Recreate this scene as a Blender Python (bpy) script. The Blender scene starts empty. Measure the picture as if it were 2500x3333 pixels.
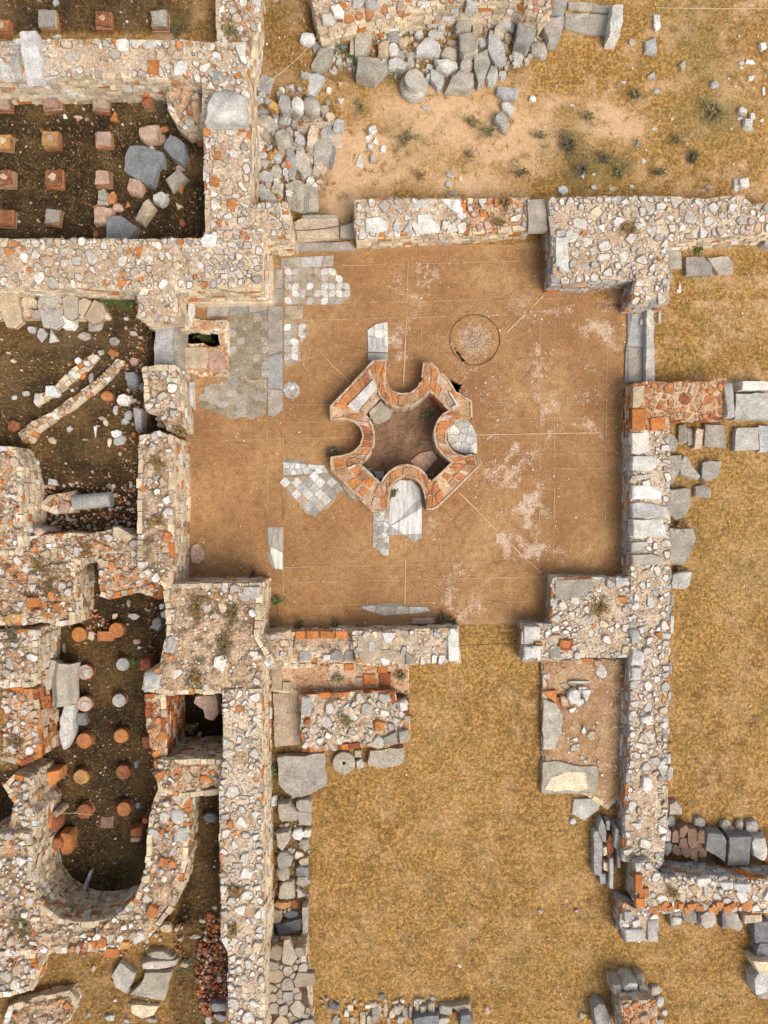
import bpy, math, random, zlib
import numpy as np
from mathutils import Vector, noise
from mathutils.geometry import delaunay_2d_cdt

# ------------------------------------------------------------------ camera, sky, sun, exposure
scene = bpy.context.scene
COL = scene.collection
D = 21.0            # camera height above the room floor (z = 0), metres
PPM = 110.0         # photo pixels per metre at z = 0
cd = bpy.data.cameras.new('camera'); cam = bpy.data.objects.new('camera', cd); COL.objects.link(cam)
cam.location = (0, 0, D); cam.rotation_euler = (0, 0, 0)
cd.sensor_fit = 'HORIZONTAL'; cd.angle = 2*math.atan(1250/PPM/D); cd.clip_end = 2000
scene.camera = cam
SUN_EL, SUN_AZ = 50, 135          # degrees; azimuth clockwise from north (+Y): light from the lower right
w = bpy.data.worlds.new('World'); scene.world = w; w.use_nodes = True
nt = w.node_tree; bg = nt.nodes['Background']
sky = nt.nodes.new('ShaderNodeTexSky'); sky.sky_type = 'NISHITA'; sky.sun_disc = False
sky.sun_elevation = math.radians(SUN_EL); sky.sun_rotation = math.radians(SUN_AZ); sky.dust_density = 3.0
hs = nt.nodes.new('ShaderNodeHueSaturation'); hs.inputs['Saturation'].default_value = .35      # thin white overcast veil
nt.links.new(sky.outputs[0], hs.inputs['Color']); nt.links.new(hs.outputs[0], bg.inputs[0]); bg.inputs[1].default_value = 0.15
sl = bpy.data.lights.new('sun', 'SUN'); sl.energy = 2.1; sl.angle = math.radians(38); sl.color = (1, .88, .70)
so = bpy.data.objects.new('sun', sl); COL.objects.link(so)
az, el = math.radians(SUN_AZ), math.radians(SUN_EL)
sdir = Vector((math.sin(az)*math.cos(el), math.cos(az)*math.cos(el), math.sin(el)))
so.rotation_euler = sdir.to_track_quat('Z', 'Y').to_euler(); so.location = (8, -8, 15)
scene.view_settings.view_transform = 'Standard'; scene.view_settings.look = 'None'
scene.view_settings.exposure = 0.68; scene.view_settings.gamma = 1

# ------------------------------------------------------------------ pixel -> world
ORG = {0: (0, 0), 1: (0, 0), 2: (800, 0), 3: (1600, 0), 4: (0, 800), 5: (800, 800), 6: (1600, 800), 7: (0, 1600),
       8: (800, 1600), 9: (1600, 1600), 10: (0, 2433), 11: (800, 2433), 12: (1600, 2433)}
K = 900/1659
def src(reg, x, y):
    if reg == 0: return (x, y)
    o = ORG[reg]; return (o[0]+x*K, o[1]+y*K)
def W(reg, x, y, z=0.0):
    a, b = src(reg, x, y); s = (D-z)/D/PPM
    return ((a-1250)*s, -(b-1666.5)*s)
def parse(s): return [tuple(float(v) for v in p.split(',')) for p in s.split()]
def poly(reg, s, z):
    p = parse(s) if isinstance(s, str) else s
    P = [W(reg, x, y, z) for x, y in p]
    if area(P) < 0: P.reverse()
    return P
def area(P): return .5*sum(P[i-1][0]*P[i][1]-P[i][0]*P[i-1][1] for i in range(len(P)))
def cen(P):
    A = area(P)
    if abs(A) < 1e-9: return (sum(p[0] for p in P)/len(P), sum(p[1] for p in P)/len(P))
    cx = cy = 0
    for i in range(len(P)):
        a, b = P[i-1], P[i]; k = a[0]*b[1]-b[0]*a[1]; cx += (a[0]+b[0])*k; cy += (a[1]+b[1])*k
    return (cx/6/A, cy/6/A)
def inside(P, x, y):
    c = False; j = len(P)-1
    for i in range(len(P)):
        if (P[i][1] > y) != (P[j][1] > y) and x < (P[j][0]-P[i][0])*(y-P[i][1])/(P[j][1]-P[i][1])+P[i][0]: c = not c
        j = i
    return c
def inside_np(P, X, Y):
    c = np.zeros(X.shape, bool); j = len(P)-1
    for i in range(len(P)):
        dy = (P[j][1]-P[i][1]) or 1e-12
        c ^= ((P[i][1] > Y) != (P[j][1] > Y)) & (X < (P[j][0]-P[i][0])*(Y-P[i][1])/dy+P[i][0]); j = i
    return c
def edge_dist(P, x, y):
    d = 1e9
    for i in range(len(P)):
        a, b = P[i-1], P[i]; vx, vy = b[0]-a[0], b[1]-a[1]; L = vx*vx+vy*vy or 1e-12
        t = max(0, min(1, ((x-a[0])*vx+(y-a[1])*vy)/L)); d = min(d, math.hypot(x-a[0]-t*vx, y-a[1]-t*vy))
    return d
def rng_for(s): return random.Random(zlib.crc32(s.encode()))

# ------------------------------------------------------------------ materials
def new_mat(name):
    m = bpy.data.materials.new(name); m.use_nodes = True; n = m.node_tree
    b = n.nodes['Principled BSDF']; b.inputs['Roughness'].default_value = .92
    b.inputs['Specular IOR Level'].default_value = .2
    return m, n, b
def nd(n, t, **kw):
    x = n.nodes.new(t)
    for k, v in kw.items():
        if k in x.inputs: x.inputs[k].default_value = v
        else: setattr(x, k, v)
    return x
def coord(n, scale=(1, 1, 1)):
    g = n.nodes.new('ShaderNodeNewGeometry'); mp = n.nodes.new('ShaderNodeMapping')
    mp.inputs['Scale'].default_value = scale; n.links.new(g.outputs['Position'], mp.inputs['Vector']); return mp.outputs[0]
def nz(n, v, scale, detail=6, rough=.6):
    x = nd(n, 'ShaderNodeTexNoise', Scale=scale, Detail=detail, Roughness=rough); n.links.new(v, x.inputs['Vector']); return x.outputs['Fac']
def ramp(n, f, stops):
    r = n.nodes.new('ShaderNodeValToRGB'); e = r.color_ramp.elements
    while len(e) < len(stops): e.new(.5)
    for el_, (p, c) in zip(e, stops):
        el_.position = p; el_.color = (c[0], c[1], c[2], 1) if not isinstance(c, (int, float)) else (c, c, c, 1)
    n.links.new(f, r.inputs[0]); return r.outputs[0]
def mix(n, f, a, b, mode='MIX'):
    x = n.nodes.new('ShaderNodeMix'); x.data_type = 'RGBA'; x.blend_type = mode
    for s, i in ((f, 0), (a, 6), (b, 7)):
        if hasattr(s, 'is_output'): n.links.new(s, x.inputs[i])
        else: x.inputs[i].default_value = s if i == 0 else (s[0], s[1], s[2], 1)
    return x.outputs[2]
def bump(n, b, h, strength, dist):
    x = nd(n, 'ShaderNodeBump', Strength=strength, Distance=dist); n.links.new(h, x.inputs['Height']); n.links.new(x.outputs[0], b.inputs['Normal'])
def attr(n, name='col'):
    a = n.nodes.new('ShaderNodeAttribute'); a.attribute_name = name; return a.outputs['Color']
def add(n, a, b, k=1.0):
    x = n.nodes.new('ShaderNodeMath'); x.operation = 'MULTIPLY_ADD'; n.links.new(b, x.inputs[0]); x.inputs[1].default_value = k; n.links.new(a, x.inputs[2]); return x.outputs[0]

def mat_stone(name, blotch=(.62, 1.18), fine=(.72, 1.2), bs=.7, lichen=.35, dust=0, dustc=(.50, .37, .25)):
    m, n, b = new_mat(name); v = coord(n)
    n1 = nz(n, v, 3.2, 5); n2 = nz(n, v, 22, 8, .7)
    c = mix(n, 1.0, attr(n), ramp(n, n1, [(.3, blotch[0]), (.7, blotch[1])]), 'MULTIPLY')
    c = mix(n, 1.0, c, ramp(n, n2, [(.32, fine[0]), (.68, fine[1])]), 'MULTIPLY')
    if dust: c = mix(n, ramp(n, nz(n, v, 8.5, 8, .78), [(.44, 0), (.62, dust)]), c, dustc)
    l = ramp(n, nz(n, v, 7.5, 6, .75), [(.56, 0), (.66, lichen)])
    c = mix(n, l, c, (.30, .25, .19))
    n.links.new(c, b.inputs['Base Color'])
    bump(n, b, add(n, n2, nz(n, v, 60, 4)), bs, .03); return m
M = {}
M['stone'] = mat_stone('stone', (.68, 1.16), (.5, 1.36), .9, .5)
M['wallstone'] = mat_stone('wall_stone', (.72, 1.14), (.55, 1.3), .9, .6, .5, (.40, .30, .205))
M['marble'] = mat_stone('marble', (.60, 1.05), (.55, 1.2), .6, .5)
M['brick'] = mat_stone('brick', (.55, 1.25), (.55, 1.3), .8, .35, .35, (.40, .26, .16))
M['facing'] = mat_stone('facing', (.65, 1.2), (.6, 1.25), .9, .3)

def mat_veined():
    m, n, b = new_mat('veined_marble'); v = coord(n, (11, 1.1, 1)); v2 = coord(n)
    c = mix(n, 1.0, attr(n), ramp(n, nz(n, v, 1.0, 6, .65), [(.32, .42), (.5, .78), (.7, 1.0)]), 'MULTIPLY')
    c = mix(n, 1.0, c, ramp(n, nz(n, v2, 16, 6, .7), [(.3, .75), (.7, 1.15)]), 'MULTIPLY'); n.links.new(c, b.inputs['Base Color']); b.inputs['Roughness'].default_value = .7
    bump(n, b, nz(n, v, 1.0, 6), .4, .02); return m
M['veined'] = mat_veined()
def mat_mortar(name, c1, c2, c3, peb=.8, dirt=.575):
    m, n, b = new_mat(name); v = coord(n)
    n1 = nz(n, v, 1.6, 6); n2 = nz(n, v, 12, 8, .75)
    n5 = nz(n, v, 45, 4, .7)
    c = ramp(n, n2, [(.34, c3), (.46, c1), (.64, c2)])
    c = mix(n, ramp(n, n1, [(.42, 0), (.62, .75)]), c, tuple(x*q for x, q in zip(c1, (.74, .62, .52))))
    c = mix(n, 1.0, c, ramp(n, n5, [(.3, .52), (.7, 1.4)]), 'MULTIPLY')
    vo = nd(n, 'ShaderNodeTexVoronoi', Scale=24); n.links.new(v, vo.inputs['Vector'])
    sp = ramp(n, vo.outputs['Distance'], [(.16, 1), (.26, 0)])
    sel = ramp(n, vo.outputs['Color'], [(.45, 0), (.5, peb)])
    c = mix(n, mix(n, 1.0, sp, sel, 'MULTIPLY'), c, (.68, .60, .52))
    dk = ramp(n, nz(n, v, 3.5, 8, .78), [(dirt, 0), (dirt+.1, .85)])
    c = mix(n, dk, c, (.085, .062, .032))
    n.links.new(c, b.inputs['Base Color'])
    bump(n, b, add(n, n2, vo.outputs['Distance'], -.3), .8, .04); return m
M['mortar'] = mat_mortar('mortar', (.43, .33, .235), (.66, .545, .42), (.17, .11, .065), dirt=.54)
M['mortar_dirty'] = mat_mortar('weathered_mortar', (.37, .255, .16), (.59, .45, .32), (.11, .062, .028), dirt=.485)
M['mortar_red'] = mat_mortar('reddish_mortar', (.46, .30, .185), (.60, .43, .29), (.24, .12, .06), dirt=.56)
M['concrete'] = mat_mortar('basin_concrete', (.20, .115, .07), (.29, .185, .125), (.085, .045, .028), .2, dirt=.5)
M['earth_tan'] = mat_mortar('bench_earth', (.33, .205, .11), (.48, .34, .22), (.13, .075, .035), .5)
M['earth_fill'] = mat_mortar('earth_fill', (.075, .05, .03), (.13, .09, .055), (.035, .022, .012), .35)

def mat_ground():
    m, n, b = new_mat('ground_soil'); v = coord(n)
    z = attr(n, 'zone'); sep = n.nodes.new('ShaderNodeSeparateColor'); n.links.new(z, sep.inputs[0])
    n2 = nz(n, v, 9, 8, .75); n3 = nz(n, v, 1.1, 5); n4 = nz(n, v, 40, 5, .7)
    g = ramp(n, add(n, n2, nz(n, v, 11, 4, .65), .8), [(.55, (.07, .032, .010)), (.88, (.24, .125, .036)), (1.05, (.42, .25, .08))])
    s = ramp(n, n2, [(.25, (.36, .215, .105)), (.5, (.50, .325, .185)), (.75, (.58, .40, .25))])
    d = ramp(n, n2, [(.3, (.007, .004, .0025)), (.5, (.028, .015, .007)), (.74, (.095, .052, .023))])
    vo = nd(n, 'ShaderNodeTexVoronoi', Scale=15); n.links.new(v, vo.inputs['Vector'])
    sp = mix(n, 1.0, ramp(n, vo.outputs['Distance'], [(.10, 1), (.2, 0)]), ramp(n, vo.outputs['Color'], [(.66, 0), (.7, .8)]), 'MULTIPLY')
    c = mix(n, sep.outputs[0], g, s)
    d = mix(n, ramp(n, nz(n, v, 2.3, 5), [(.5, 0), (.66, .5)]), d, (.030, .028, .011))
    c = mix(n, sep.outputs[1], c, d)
    c = mix(n, sep.outputs[2], c, (.19, .15, .055))
    c = mix(n, sp, c, (.48, .38, .29))
    c = mix(n, 1.0, c, ramp(n, n4, [(.3, .72), (.7, 1.25)]), 'MULTIPLY')
    n.links.new(c, b.inputs['Base Color']); bump(n, b, add(n, n2, n4, .5), .8, .05); return m
M['ground'] = mat_ground()

def mat_floor():
    m, n, b = new_mat('room_floor'); v = coord(n)
    z = attr(n, 'zone'); sep = n.nodes.new('ShaderNodeSeparateColor'); n.links.new(z, sep.inputs[0])
    n1 = nz(n, v, .45, 5); n2 = nz(n, v, 26, 8, .75); n3 = nz(n, v, 5, 8, .72)
    c = ramp(n, n1, [(.3, (.20, .092, .040)), (.5, (.29, .158, .067)), (.68, (.39, .235, .108))])
    c = mix(n, ramp(n, nz(n, v, 1.7, 8, .7), [(.42, 0), (.68, .6)]), c, (.23, .12, .052))
    c = mix(n, 1.0, c, ramp(n, n2, [(.3, .42), (.5, 1.0), (.7, 1.5)]), 'MULTIPLY')
    c = mix(n, ramp(n, n3, [(.46, 0), (.66, .7)]), c, (.16, .078, .036))
    vo = nd(n, 'ShaderNodeTexVoronoi', Scale=21); n.links.new(v, vo.inputs['Vector'])
    sp = mix(n, 1.0, ramp(n, vo.outputs['Distance'], [(.16, 1), (.30, 0)]), ramp(n, vo.outputs['Color'], [(.56, 0), (.64, .85)]), 'MULTIPLY')
    c = mix(n, sp, c, (.46, .31, .19))
    v2 = nd(n, 'ShaderNodeTexVoronoi', Scale=17); n.links.new(v, v2.inputs['Vector'])
    c = mix(n, mix(n, 1.0, ramp(n, v2.outputs['Distance'], [(.14, 1), (.3, 0)]), ramp(n, v2.outputs['Color'], [(.6, 0), (.66, .7)]), 'MULTIPLY'), c, (.12, .06, .03))
    cr = nd(n, 'ShaderNodeTexVoronoi', Scale=.9, feature='DISTANCE_TO_EDGE'); wv = nd(n, 'ShaderNodeTexNoise', Scale=3.0, Detail=6); n.links.new(v, wv.inputs['Vector'])
    wm = mix(n, .16, v, wv.outputs['Color']); n.links.new(wm, cr.inputs['Vector'])
    c = mix(n, mix(n, 1.0, ramp(n, cr.outputs['Distance'], [(.0, .8), (.010, 0)]), ramp(n, nz(n, v, .8, 3), [(.5, 0), (.6, 1)]), 'MULTIPLY'), c, (.11, .06, .03))
    # lime bloom: mask times fine noise
    mm = n.nodes.new('ShaderNodeMath'); mm.operation = 'MULTIPLY_ADD'; n.links.new(sep.outputs[0], mm.inputs[0]); mm.inputs[1].default_value = .26
    n.links.new(nz(n, v, 6.5, 10, .85), mm.inputs[2])
    c = mix(n, ramp(n, mm.outputs[0], [(.60, 0), (.73, .62)]), c, (.56, .43, .34))
    c = mix(n, sep.outputs[1], c, (.40, .25, .13))
    n.links.new(c, b.inputs['Base Color']); bump(n, b, add(n, n2, n3), .7, .03); return m
M['floor'] = mat_floor()
def mat_leaf(name):
    m, n, b = new_mat(name); n.links.new(attr(n), b.inputs['Base Color']); b.inputs['Roughness'].default_value = .8; return m
M['grass'] = mat_leaf('dry_grass'); M['leaf'] = mat_leaf('weed_leaf')
def mat_plain(name, c, rough=.6, metal=0):
    m, n, b = new_mat(name); v = coord(n)
    cc = mix(n, 1.0, c, ramp(n, nz(n, v, 20, 5), [(.3, .7), (.7, 1.2)]), 'MULTIPLY'); n.links.new(cc, b.inputs['Base Color'])
    b.inputs['Roughness'].default_value = rough; b.inputs['Metallic'].default_value = metal; return m
M['chain'] = mat_plain('chain_metal', (.06, .045, .035), .6, .6)
M['rope'] = mat_plain('string_fibre', (.5, .42, .3), .9)
M['joint'] = mat_plain('floor_joint', (.44, .29, .17), .95)
M['black'] = mat_plain('near_black', (.012, .009, .006), 1)
M['plank'] = mat_plain('weathered_plank', (.40, .39, .37), .9)

PALC = {'white': (.70, .67, .63), 'lgrey': (.51, .49, .465), 'grey': (.36, .345, .33), 'dark': (.20, .20, .205), 'tan': (.50, .39, .28),
        'cream': (.66, .53, .37), 'brick': (.50, .185, .055), 'dbrick': (.29, .085, .035), 'pink': (.52, .35, .27), 'slab': (.41, .365, .31), 'ochre': (.50, .27, .09), 'brown': (.24, .15, .105), 'bdust': (.40, .22, .115), 'dslab': (.32, .265, .19), 'basalt': (.20, .205, .22)}
RUB = dict(white=.40, lgrey=.26, grey=.08, tan=.12, brick=.09, cream=.05)
RUBW = dict(white=.52, lgrey=.30, grey=.06, tan=.06, brick=.03, cream=.03)
RUBA = dict(white=.38, lgrey=.24, grey=.07, tan=.12, brick=.16, cream=.03)
RUBB = dict(white=.26, lgrey=.14, tan=.2, brick=.28, pink=.12)
BRK = dict(brick=.7, dbrick=.08, pink=.12, tan=.1)
GREY = dict(grey=.35, slab=.4, lgrey=.2, tan=.05)
FCREAM = dict(cream=.55, tan=.3, white=.08, brick=.07)
FSHADE = dict(grey=.35, lgrey=.3, tan=.2, brick=.15)  # greyer facing for the east side walls, their shade put into the colour
FBRK = dict(brick=.4, dbrick=.25, tan=.2, cream=.15)
def colour(r, pal):
    if isinstance(pal, str): c = PALC[pal]
    else:
        t = r.random()*sum(pal.values()); k = None
        for k, wgt in pal.items():
            t -= wgt
            if t <= 0: break
        c = PALC[k]
    f = r.uniform(.82, 1.12); return (c[0]*f*r.uniform(.97, 1.03), c[1]*f, c[2]*f*r.uniform(.95, 1.05))

# ------------------------------------------------------------------ mesh builder
class MB:
    def __init__(s): s.v = []; s.f = []; s.c = []; s.m = []
    def face(s, idx, c, m=0): s.f.append(idx); s.c.append(c); s.m.append(m)
    def ring(s, pts): i = len(s.v); s.v.extend(pts); return list(range(i, i+len(pts)))
    def bridge(s, a, b, c, m=0):
        n = len(a)
        for i in range(n): s.face((a[i-1], a[i], b[i], b[i-1]), c, m)
    def fan(s, a, ctr, c, m=0):
        k = len(s.v); s.v.append(ctr)
        for i in range(len(a)): s.face((a[i-1], a[i], k), c, m)
    def box8(s, b4, t4, c, m=0, bottom=False):
        a = s.ring(b4); t = s.ring(t4); s.bridge(a, t, c, m); s.face(tuple(t), c, m)
        if bottom: s.face(tuple(reversed(a)), c, m)
    def build(s, name, mats, origin=(0, 0, 0), parent=None, smooth=None):
        me = bpy.data.meshes.new(name); o3 = Vector(origin)
        me.from_pydata([(x-o3.x, y-o3.y, z-o3.z) for x, y, z in s.v], [], s.f)
        for m in (mats if isinstance(mats, (list, tuple)) else [mats]): me.materials.append(m)
        me.polygons.foreach_set('material_index', s.m)
        a = me.attributes.new('col', 'FLOAT_COLOR', 'FACE')
        a.data.foreach_set('color', np.array([(c[0], c[1], c[2], 1) for c in s.c], np.float32).ravel())
        if smooth is not None:
            me.polygons.foreach_set('use_smooth', [True]*len(s.f)); me.set_sharp_from_angle(angle=math.radians(smooth))
        me.update()
        ob = bpy.data.objects.new(name, me); COL.objects.link(ob); ob.location = o3
        if parent:
            ob.parent = parent; ob.location = o3 - parent.location
        return ob
LABELS = []
def tag(o, label, cat, group=None):
    o['label'] = label; o['category'] = cat; o['kind'] = 'thing'
    if group: o['group'] = group
    LABELS.append(label); return o
def empty(name, loc, label, cat, group=None):
    o = bpy.data.objects.new(name, None); COL.objects.link(o); o.location = loc; o.empty_display_size = .2
    return tag(o, label, cat, group)
def struct(o): o['kind'] = 'structure'; return o
def stuff(o, label=None, cat=None):
    if label: tag(o, label, cat)
    o['kind'] = 'stuff'; return o

def ragged(P, step, jit, r):
    out = []
    for i in range(len(P)):
        a, b = P[i-1], P[i]; L = math.hypot(b[0]-a[0], b[1]-a[1]); n = max(1, int(L/step+.5))
        nx, ny = ((b[1]-a[1])/L, -(b[0]-a[0])/L) if L else (0, 0)
        for k in range(n):
            t = k/n; j = r.uniform(-jit, jit) if k else r.uniform(-jit, jit)*.4
            out.append((a[0]+(b[0]-a[0])*t+nx*j, a[1]+(b[1]-a[1])*t+ny*j))
    return out
def rock(mb, P, zb, zt, col, r, kind='b', m=0, fine=True):
    """one stone: outline P, from zb to zt; kind b blocky, o rounded, s flat slab"""
    A = abs(area(P)); sz = math.sqrt(A); c = cen(P)
    if fine: P = ragged(P, max(.05, sz*.22), sz*.022, r)
    h = zt-zb; tx, ty = r.uniform(-.24, .24), r.uniform(-.24, .24)
    if kind == 's': tx *= .22; ty *= .22
    ch = min(.03, .10*sz)/sz*2
    if kind == 'o': R = [(.95, 0), (1.0, .5), (.95, .76), (.78, .95), (.42, 1.0)]
    elif kind == 's': R = [(1.0, 0), (1.0, .8), (1-ch*.6, 1.0), (.55, 1.0)]
    else: R = [(1.02, 0), (1.0, .6), (1-ch*.35, .86), (1-ch, .98), (.5, 1.0)]
    if not fine: R = [(1.0, 0), (.98, .66), (.80, 1.0)] if kind != 's' else [(1, 0), (.97, .9), (.93, 1.0)]
    off = Vector((r.uniform(0, 50), r.uniform(0, 50), 0)); prev = None
    amp = (.16 if kind == 'o' else .09)*min(h, sz)
    for si, (s, t) in enumerate(R):
        ring = []
        for x, y in P:
            dx, dy = (x-c[0])*s, (y-c[1])*s; z = zb+h*t
            if t > .3:
                q = noise.noise(Vector((dx, dy, z))*(2.2/max(sz, .1))+off)
                z += q*amp + (dx*tx+dy*ty)*(1 if kind != 's' else .5)
                if fine: dx += noise.noise(Vector((dx*3, z*3, dy*3))+off)*sz*.03; dy += noise.noise(Vector((z*3, dy*3, dx*3))-off)*sz*.03
            ring.append((c[0]+dx, c[1]+dy, z))
        ring = mb.ring(ring)
        if prev: mb.bridge(prev, ring, col, m)
        prev = ring
    mb.fan(prev, (c[0], c[1], zt+(.02*h if kind == 'o' else 0)+r.uniform(-.01, .01)*sz), col, m)

def half_clip(P, px, py, nx, ny):
    out = []; n = len(P)
    for i in range(n):
        a, b = P[i-1], P[i]; da = (a[0]-px)*nx+(a[1]-py)*ny; db = (b[0]-px)*nx+(b[1]-py)*ny
        if (da <= 0) != (db <= 0):
            t = da/(da-db); out.append((a[0]+(b[0]-a[0])*t, a[1]+(b[1]-a[1])*t))
        if db <= 0: out.append(b)
    return out
def scatter(P, d, r, edge=0.0, edge_in=.5, multi=False):
    """points spread through polygon P (edge row first, then big to small); returns points and neighbour lookup"""
    pts = []; g = {}; cell = d
    def near(x, y, rad):
        k = int(rad/cell)+1; ci, cj = int(x//cell), int(y//cell); o = []
        for i in range(ci-k, ci+k+1):
            for j in range(cj-k, cj+k+1):
                for q in g.get((i, j), ()):
                    if math.hypot(pts[q][0]-x, pts[q][1]-y) < rad: o.append(q)
        return o
    def put(x, y, e, dd): g.setdefault((int(x//cell), int(y//cell)), []).append(len(pts)); pts.append((x, y, e, dd))
    def free(x, y, dd): return all(math.hypot(pts[q][0]-x, pts[q][1]-y) >= (dd+pts[q][3])*.5 for q in near(x, y, dd*.5+d))
    if edge:
        for i in range(len(P)):
            a, b = P[i-1], P[i]; L = math.hypot(b[0]-a[0], b[1]-a[1])
            if L < 1e-6: continue
            ux, uy = (b[0]-a[0])/L, (b[1]-a[1])/L; t = r.uniform(.1, .9)*edge
            while t < L-.2*edge:
                sz = edge*r.choice([.6, .75, .9, 1.0, 1.25]); q = sz*edge_in*r.uniform(.85, 1.25); x, y = a[0]+ux*t-uy*q, a[1]+uy*t+ux*q
                if r.random() < .74 and free(x, y, sz*.8): put(x, y, 1, sz)
                t += sz*r.uniform(.85, 1.25)
    xs = [p[0] for p in P]; ys = [p[1] for p in P]; A = (max(xs)-min(xs))*(max(ys)-min(ys))
    phases = [(2.5, .18), (1.75, .4), (1.3, 1.2), (.9, 3), (.6, 8)] if multi else [(1.0, 7)]
    for f, cnt in phases:
        for _ in range(int(A/(d*d)*cnt)+1):
            x, y = r.uniform(min(xs), max(xs)), r.uniform(min(ys), max(ys)); dd = d*f*r.uniform(.85, 1.15) if multi else d*r.uniform(.75, 1.2)
            if not inside(P, x, y) or edge_dist(P, x, y) < (dd*.3 if multi else min(.03, dd*.2)) or not free(x, y, dd): continue
            put(x, y, 0, dd)
    return pts, near
def cell_poly(pts, near, i, rad, r, sides=9):
    x, y = pts[i][:2]; a0 = r.uniform(0, 6.28)
    C = [(x+rad*math.cos(a0+k*2*math.pi/sides), y+rad*math.sin(a0+k*2*math.pi/sides)) for k in range(sides)]
    for q in near(x, y, rad*2.3):
        if q == i: continue
        dx, dy = pts[q][0]-x, pts[q][1]-y; L = math.hypot(dx, dy); f = pts[i][3]/(pts[i][3]+pts[q][3])
        C = half_clip(C, x+dx*f, y+dy*f, dx/L, dy/L)
        if len(C) < 3: return None
    out = []
    for k in range(len(C)):      # drop very short edges
        a, b = C[k-1], C[k]
        if math.hypot(a[0]-b[0], a[1]-b[1]) > rad*.16: out.append(b)
    return out if len(out) >= 3 else None
def inset(C, c, g, j, r):
    """pull the outline in by about g metres"""
    o = []
    for p in C:
        L = math.hypot(p[0]-c[0], p[1]-c[1]) or 1; k = max(.3, 1-g/L); o.append((c[0]+(p[0]-c[0])*k+r.uniform(-j, j), c[1]+(p[1]-c[1])*k+r.uniform(-j, j)))
    return o
def shrink(C, c, s, j, r): return [(c[0]+(p[0]-c[0])*s+r.uniform(-j, j), c[1]+(p[1]-c[1])*s+r.uniform(-j, j)) for p in C]

# ------------------------------------------------------------------ ground levels
ZONES = [  # later ones win
    (0, '-400,-400 990,-400 1010,330 820,330 800,700 -400,700', .45),
    (0, '-400,-400 700,-400 720,150 -400,150', .65),
    (0, '-400,300 670,300 680,790 -400,790', .30),
    (0, '-400,930 480,930 500,1500 440,1660 -400,1660', .55),
    (0, '60,1560 460,1560 460,1740 120,1740', .30),
    (0, '-400,1660 450,1660 520,1900 520,2500 480,2960 100,2960 -400,2960', .1),
    (0, '110,2000 180,1870 530,1870 530,2500 490,2800 430,2950 330,3010 220,2990 110,2850', -.35),
    (0, '-400,3010 740,3010 740,3733 -400,3733', .42),
    (0, '600,2560 740,2560 740,3733 600,3733', .25),
    (0, '525,2230 745,2230 745,2500 525,2500', -.75),
    (0, '230,1800 330,1800 330,2010 230,2010', -.1),
    (0, '-400,2520 50,2540 60,2720 -400,2740', -.5),
    (0, '620,1010 2020,1010 2020,1860 1760,1860 1760,2010 880,2010 880,1880 620,1880', -.25),
    (0, '905,820 1790,820 1790,1010 905,1010', -.25),
    (0, '1070,1150 1600,1150 1600,1690 1070,1690', -1.3),
    (0, '570,1050 730,1050 730,1140 570,1140', -1.3),
    (0, '1440,1080 1640,1080 1640,1200 1440,1200', -1.3),
]
ZP = [(poly(r_, s_, z), z) for r_, s_, z in ZONES]
def gz(x, y):
    z = 0.0
    for P, h in ZP:
        if inside(P, x, y): z = h
    return z if z > -.2 or not inside(ROOM, x, y) else 0.0
ROOM = poly(0, '885,798 1800,792 1800,935 2060,935 2060,1260 2040,1260 2040,1885 1785,1885 1785,2030 862,2040 862,1905 605,1905 605,985 885,985', 0)
FOUT = [  # outer / inner outline pieces of the four lobed basin, matched piece by piece (region 5)
    ('N', '838,690 835,790 850,845 888,880 945,893 1000,880 1043,840 1062,780 1068,705', '792,862 806,895 830,930 880,962 935,975 985,965 1035,935 1070,905 1105,868'),
    ('NE', '1068,705 1112,703 1216,808 1258,880 1352,935 1355,1032', '1105,868 1105,868 1160,925 1215,978 1222,985 1222,990'),
    ('E', '1355,1032 1290,1036 1232,1072 1203,1115 1197,1160 1212,1200 1245,1242 1300,1265 1385,1250', '1222,990 1185,1012 1150,1055 1134,1105 1132,1150 1148,1205 1180,1248 1210,1275 1240,1300'),
    ('SE', '1385,1250 1397,1320 1275,1445 1150,1565 1120,1580 1085,1578', '1240,1300 1240,1300 1178,1360 1115,1418 1112,1420 1110,1420'),
    ('S', '1085,1578 1078,1490 1055,1425 1012,1392 960,1384 908,1398 872,1440 858,1500 850,1592', '1110,1420 1080,1375 1045,1340 1000,1320 955,1314 905,1328 865,1355 835,1388 812,1424'),
    ('SW', '850,1592 765,1592 640,1470 518,1350 512,1310 515,1270', '812,1424 808,1422 745,1365 683,1310 680,1308 682,1306'),
    ('W', '515,1270 580,1262 640,1245 688,1200 706,1145 692,1090 652,1052 590,1036 512,1042', '682,1306 715,1285 745,1245 768,1190 770,1130 758,1075 735,1035 705,1005 690,998'),
    ('NW', '512,1042 510,965 640,830 765,692 800,688 838,690', '690,998 688,996 740,935 790,866 791,864 792,862'),
]
FIN = []
for _, o_, i_ in FOUT: FIN += parse(i_)[:-1]
FIN0 = poly(5, FIN, .40)

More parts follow.
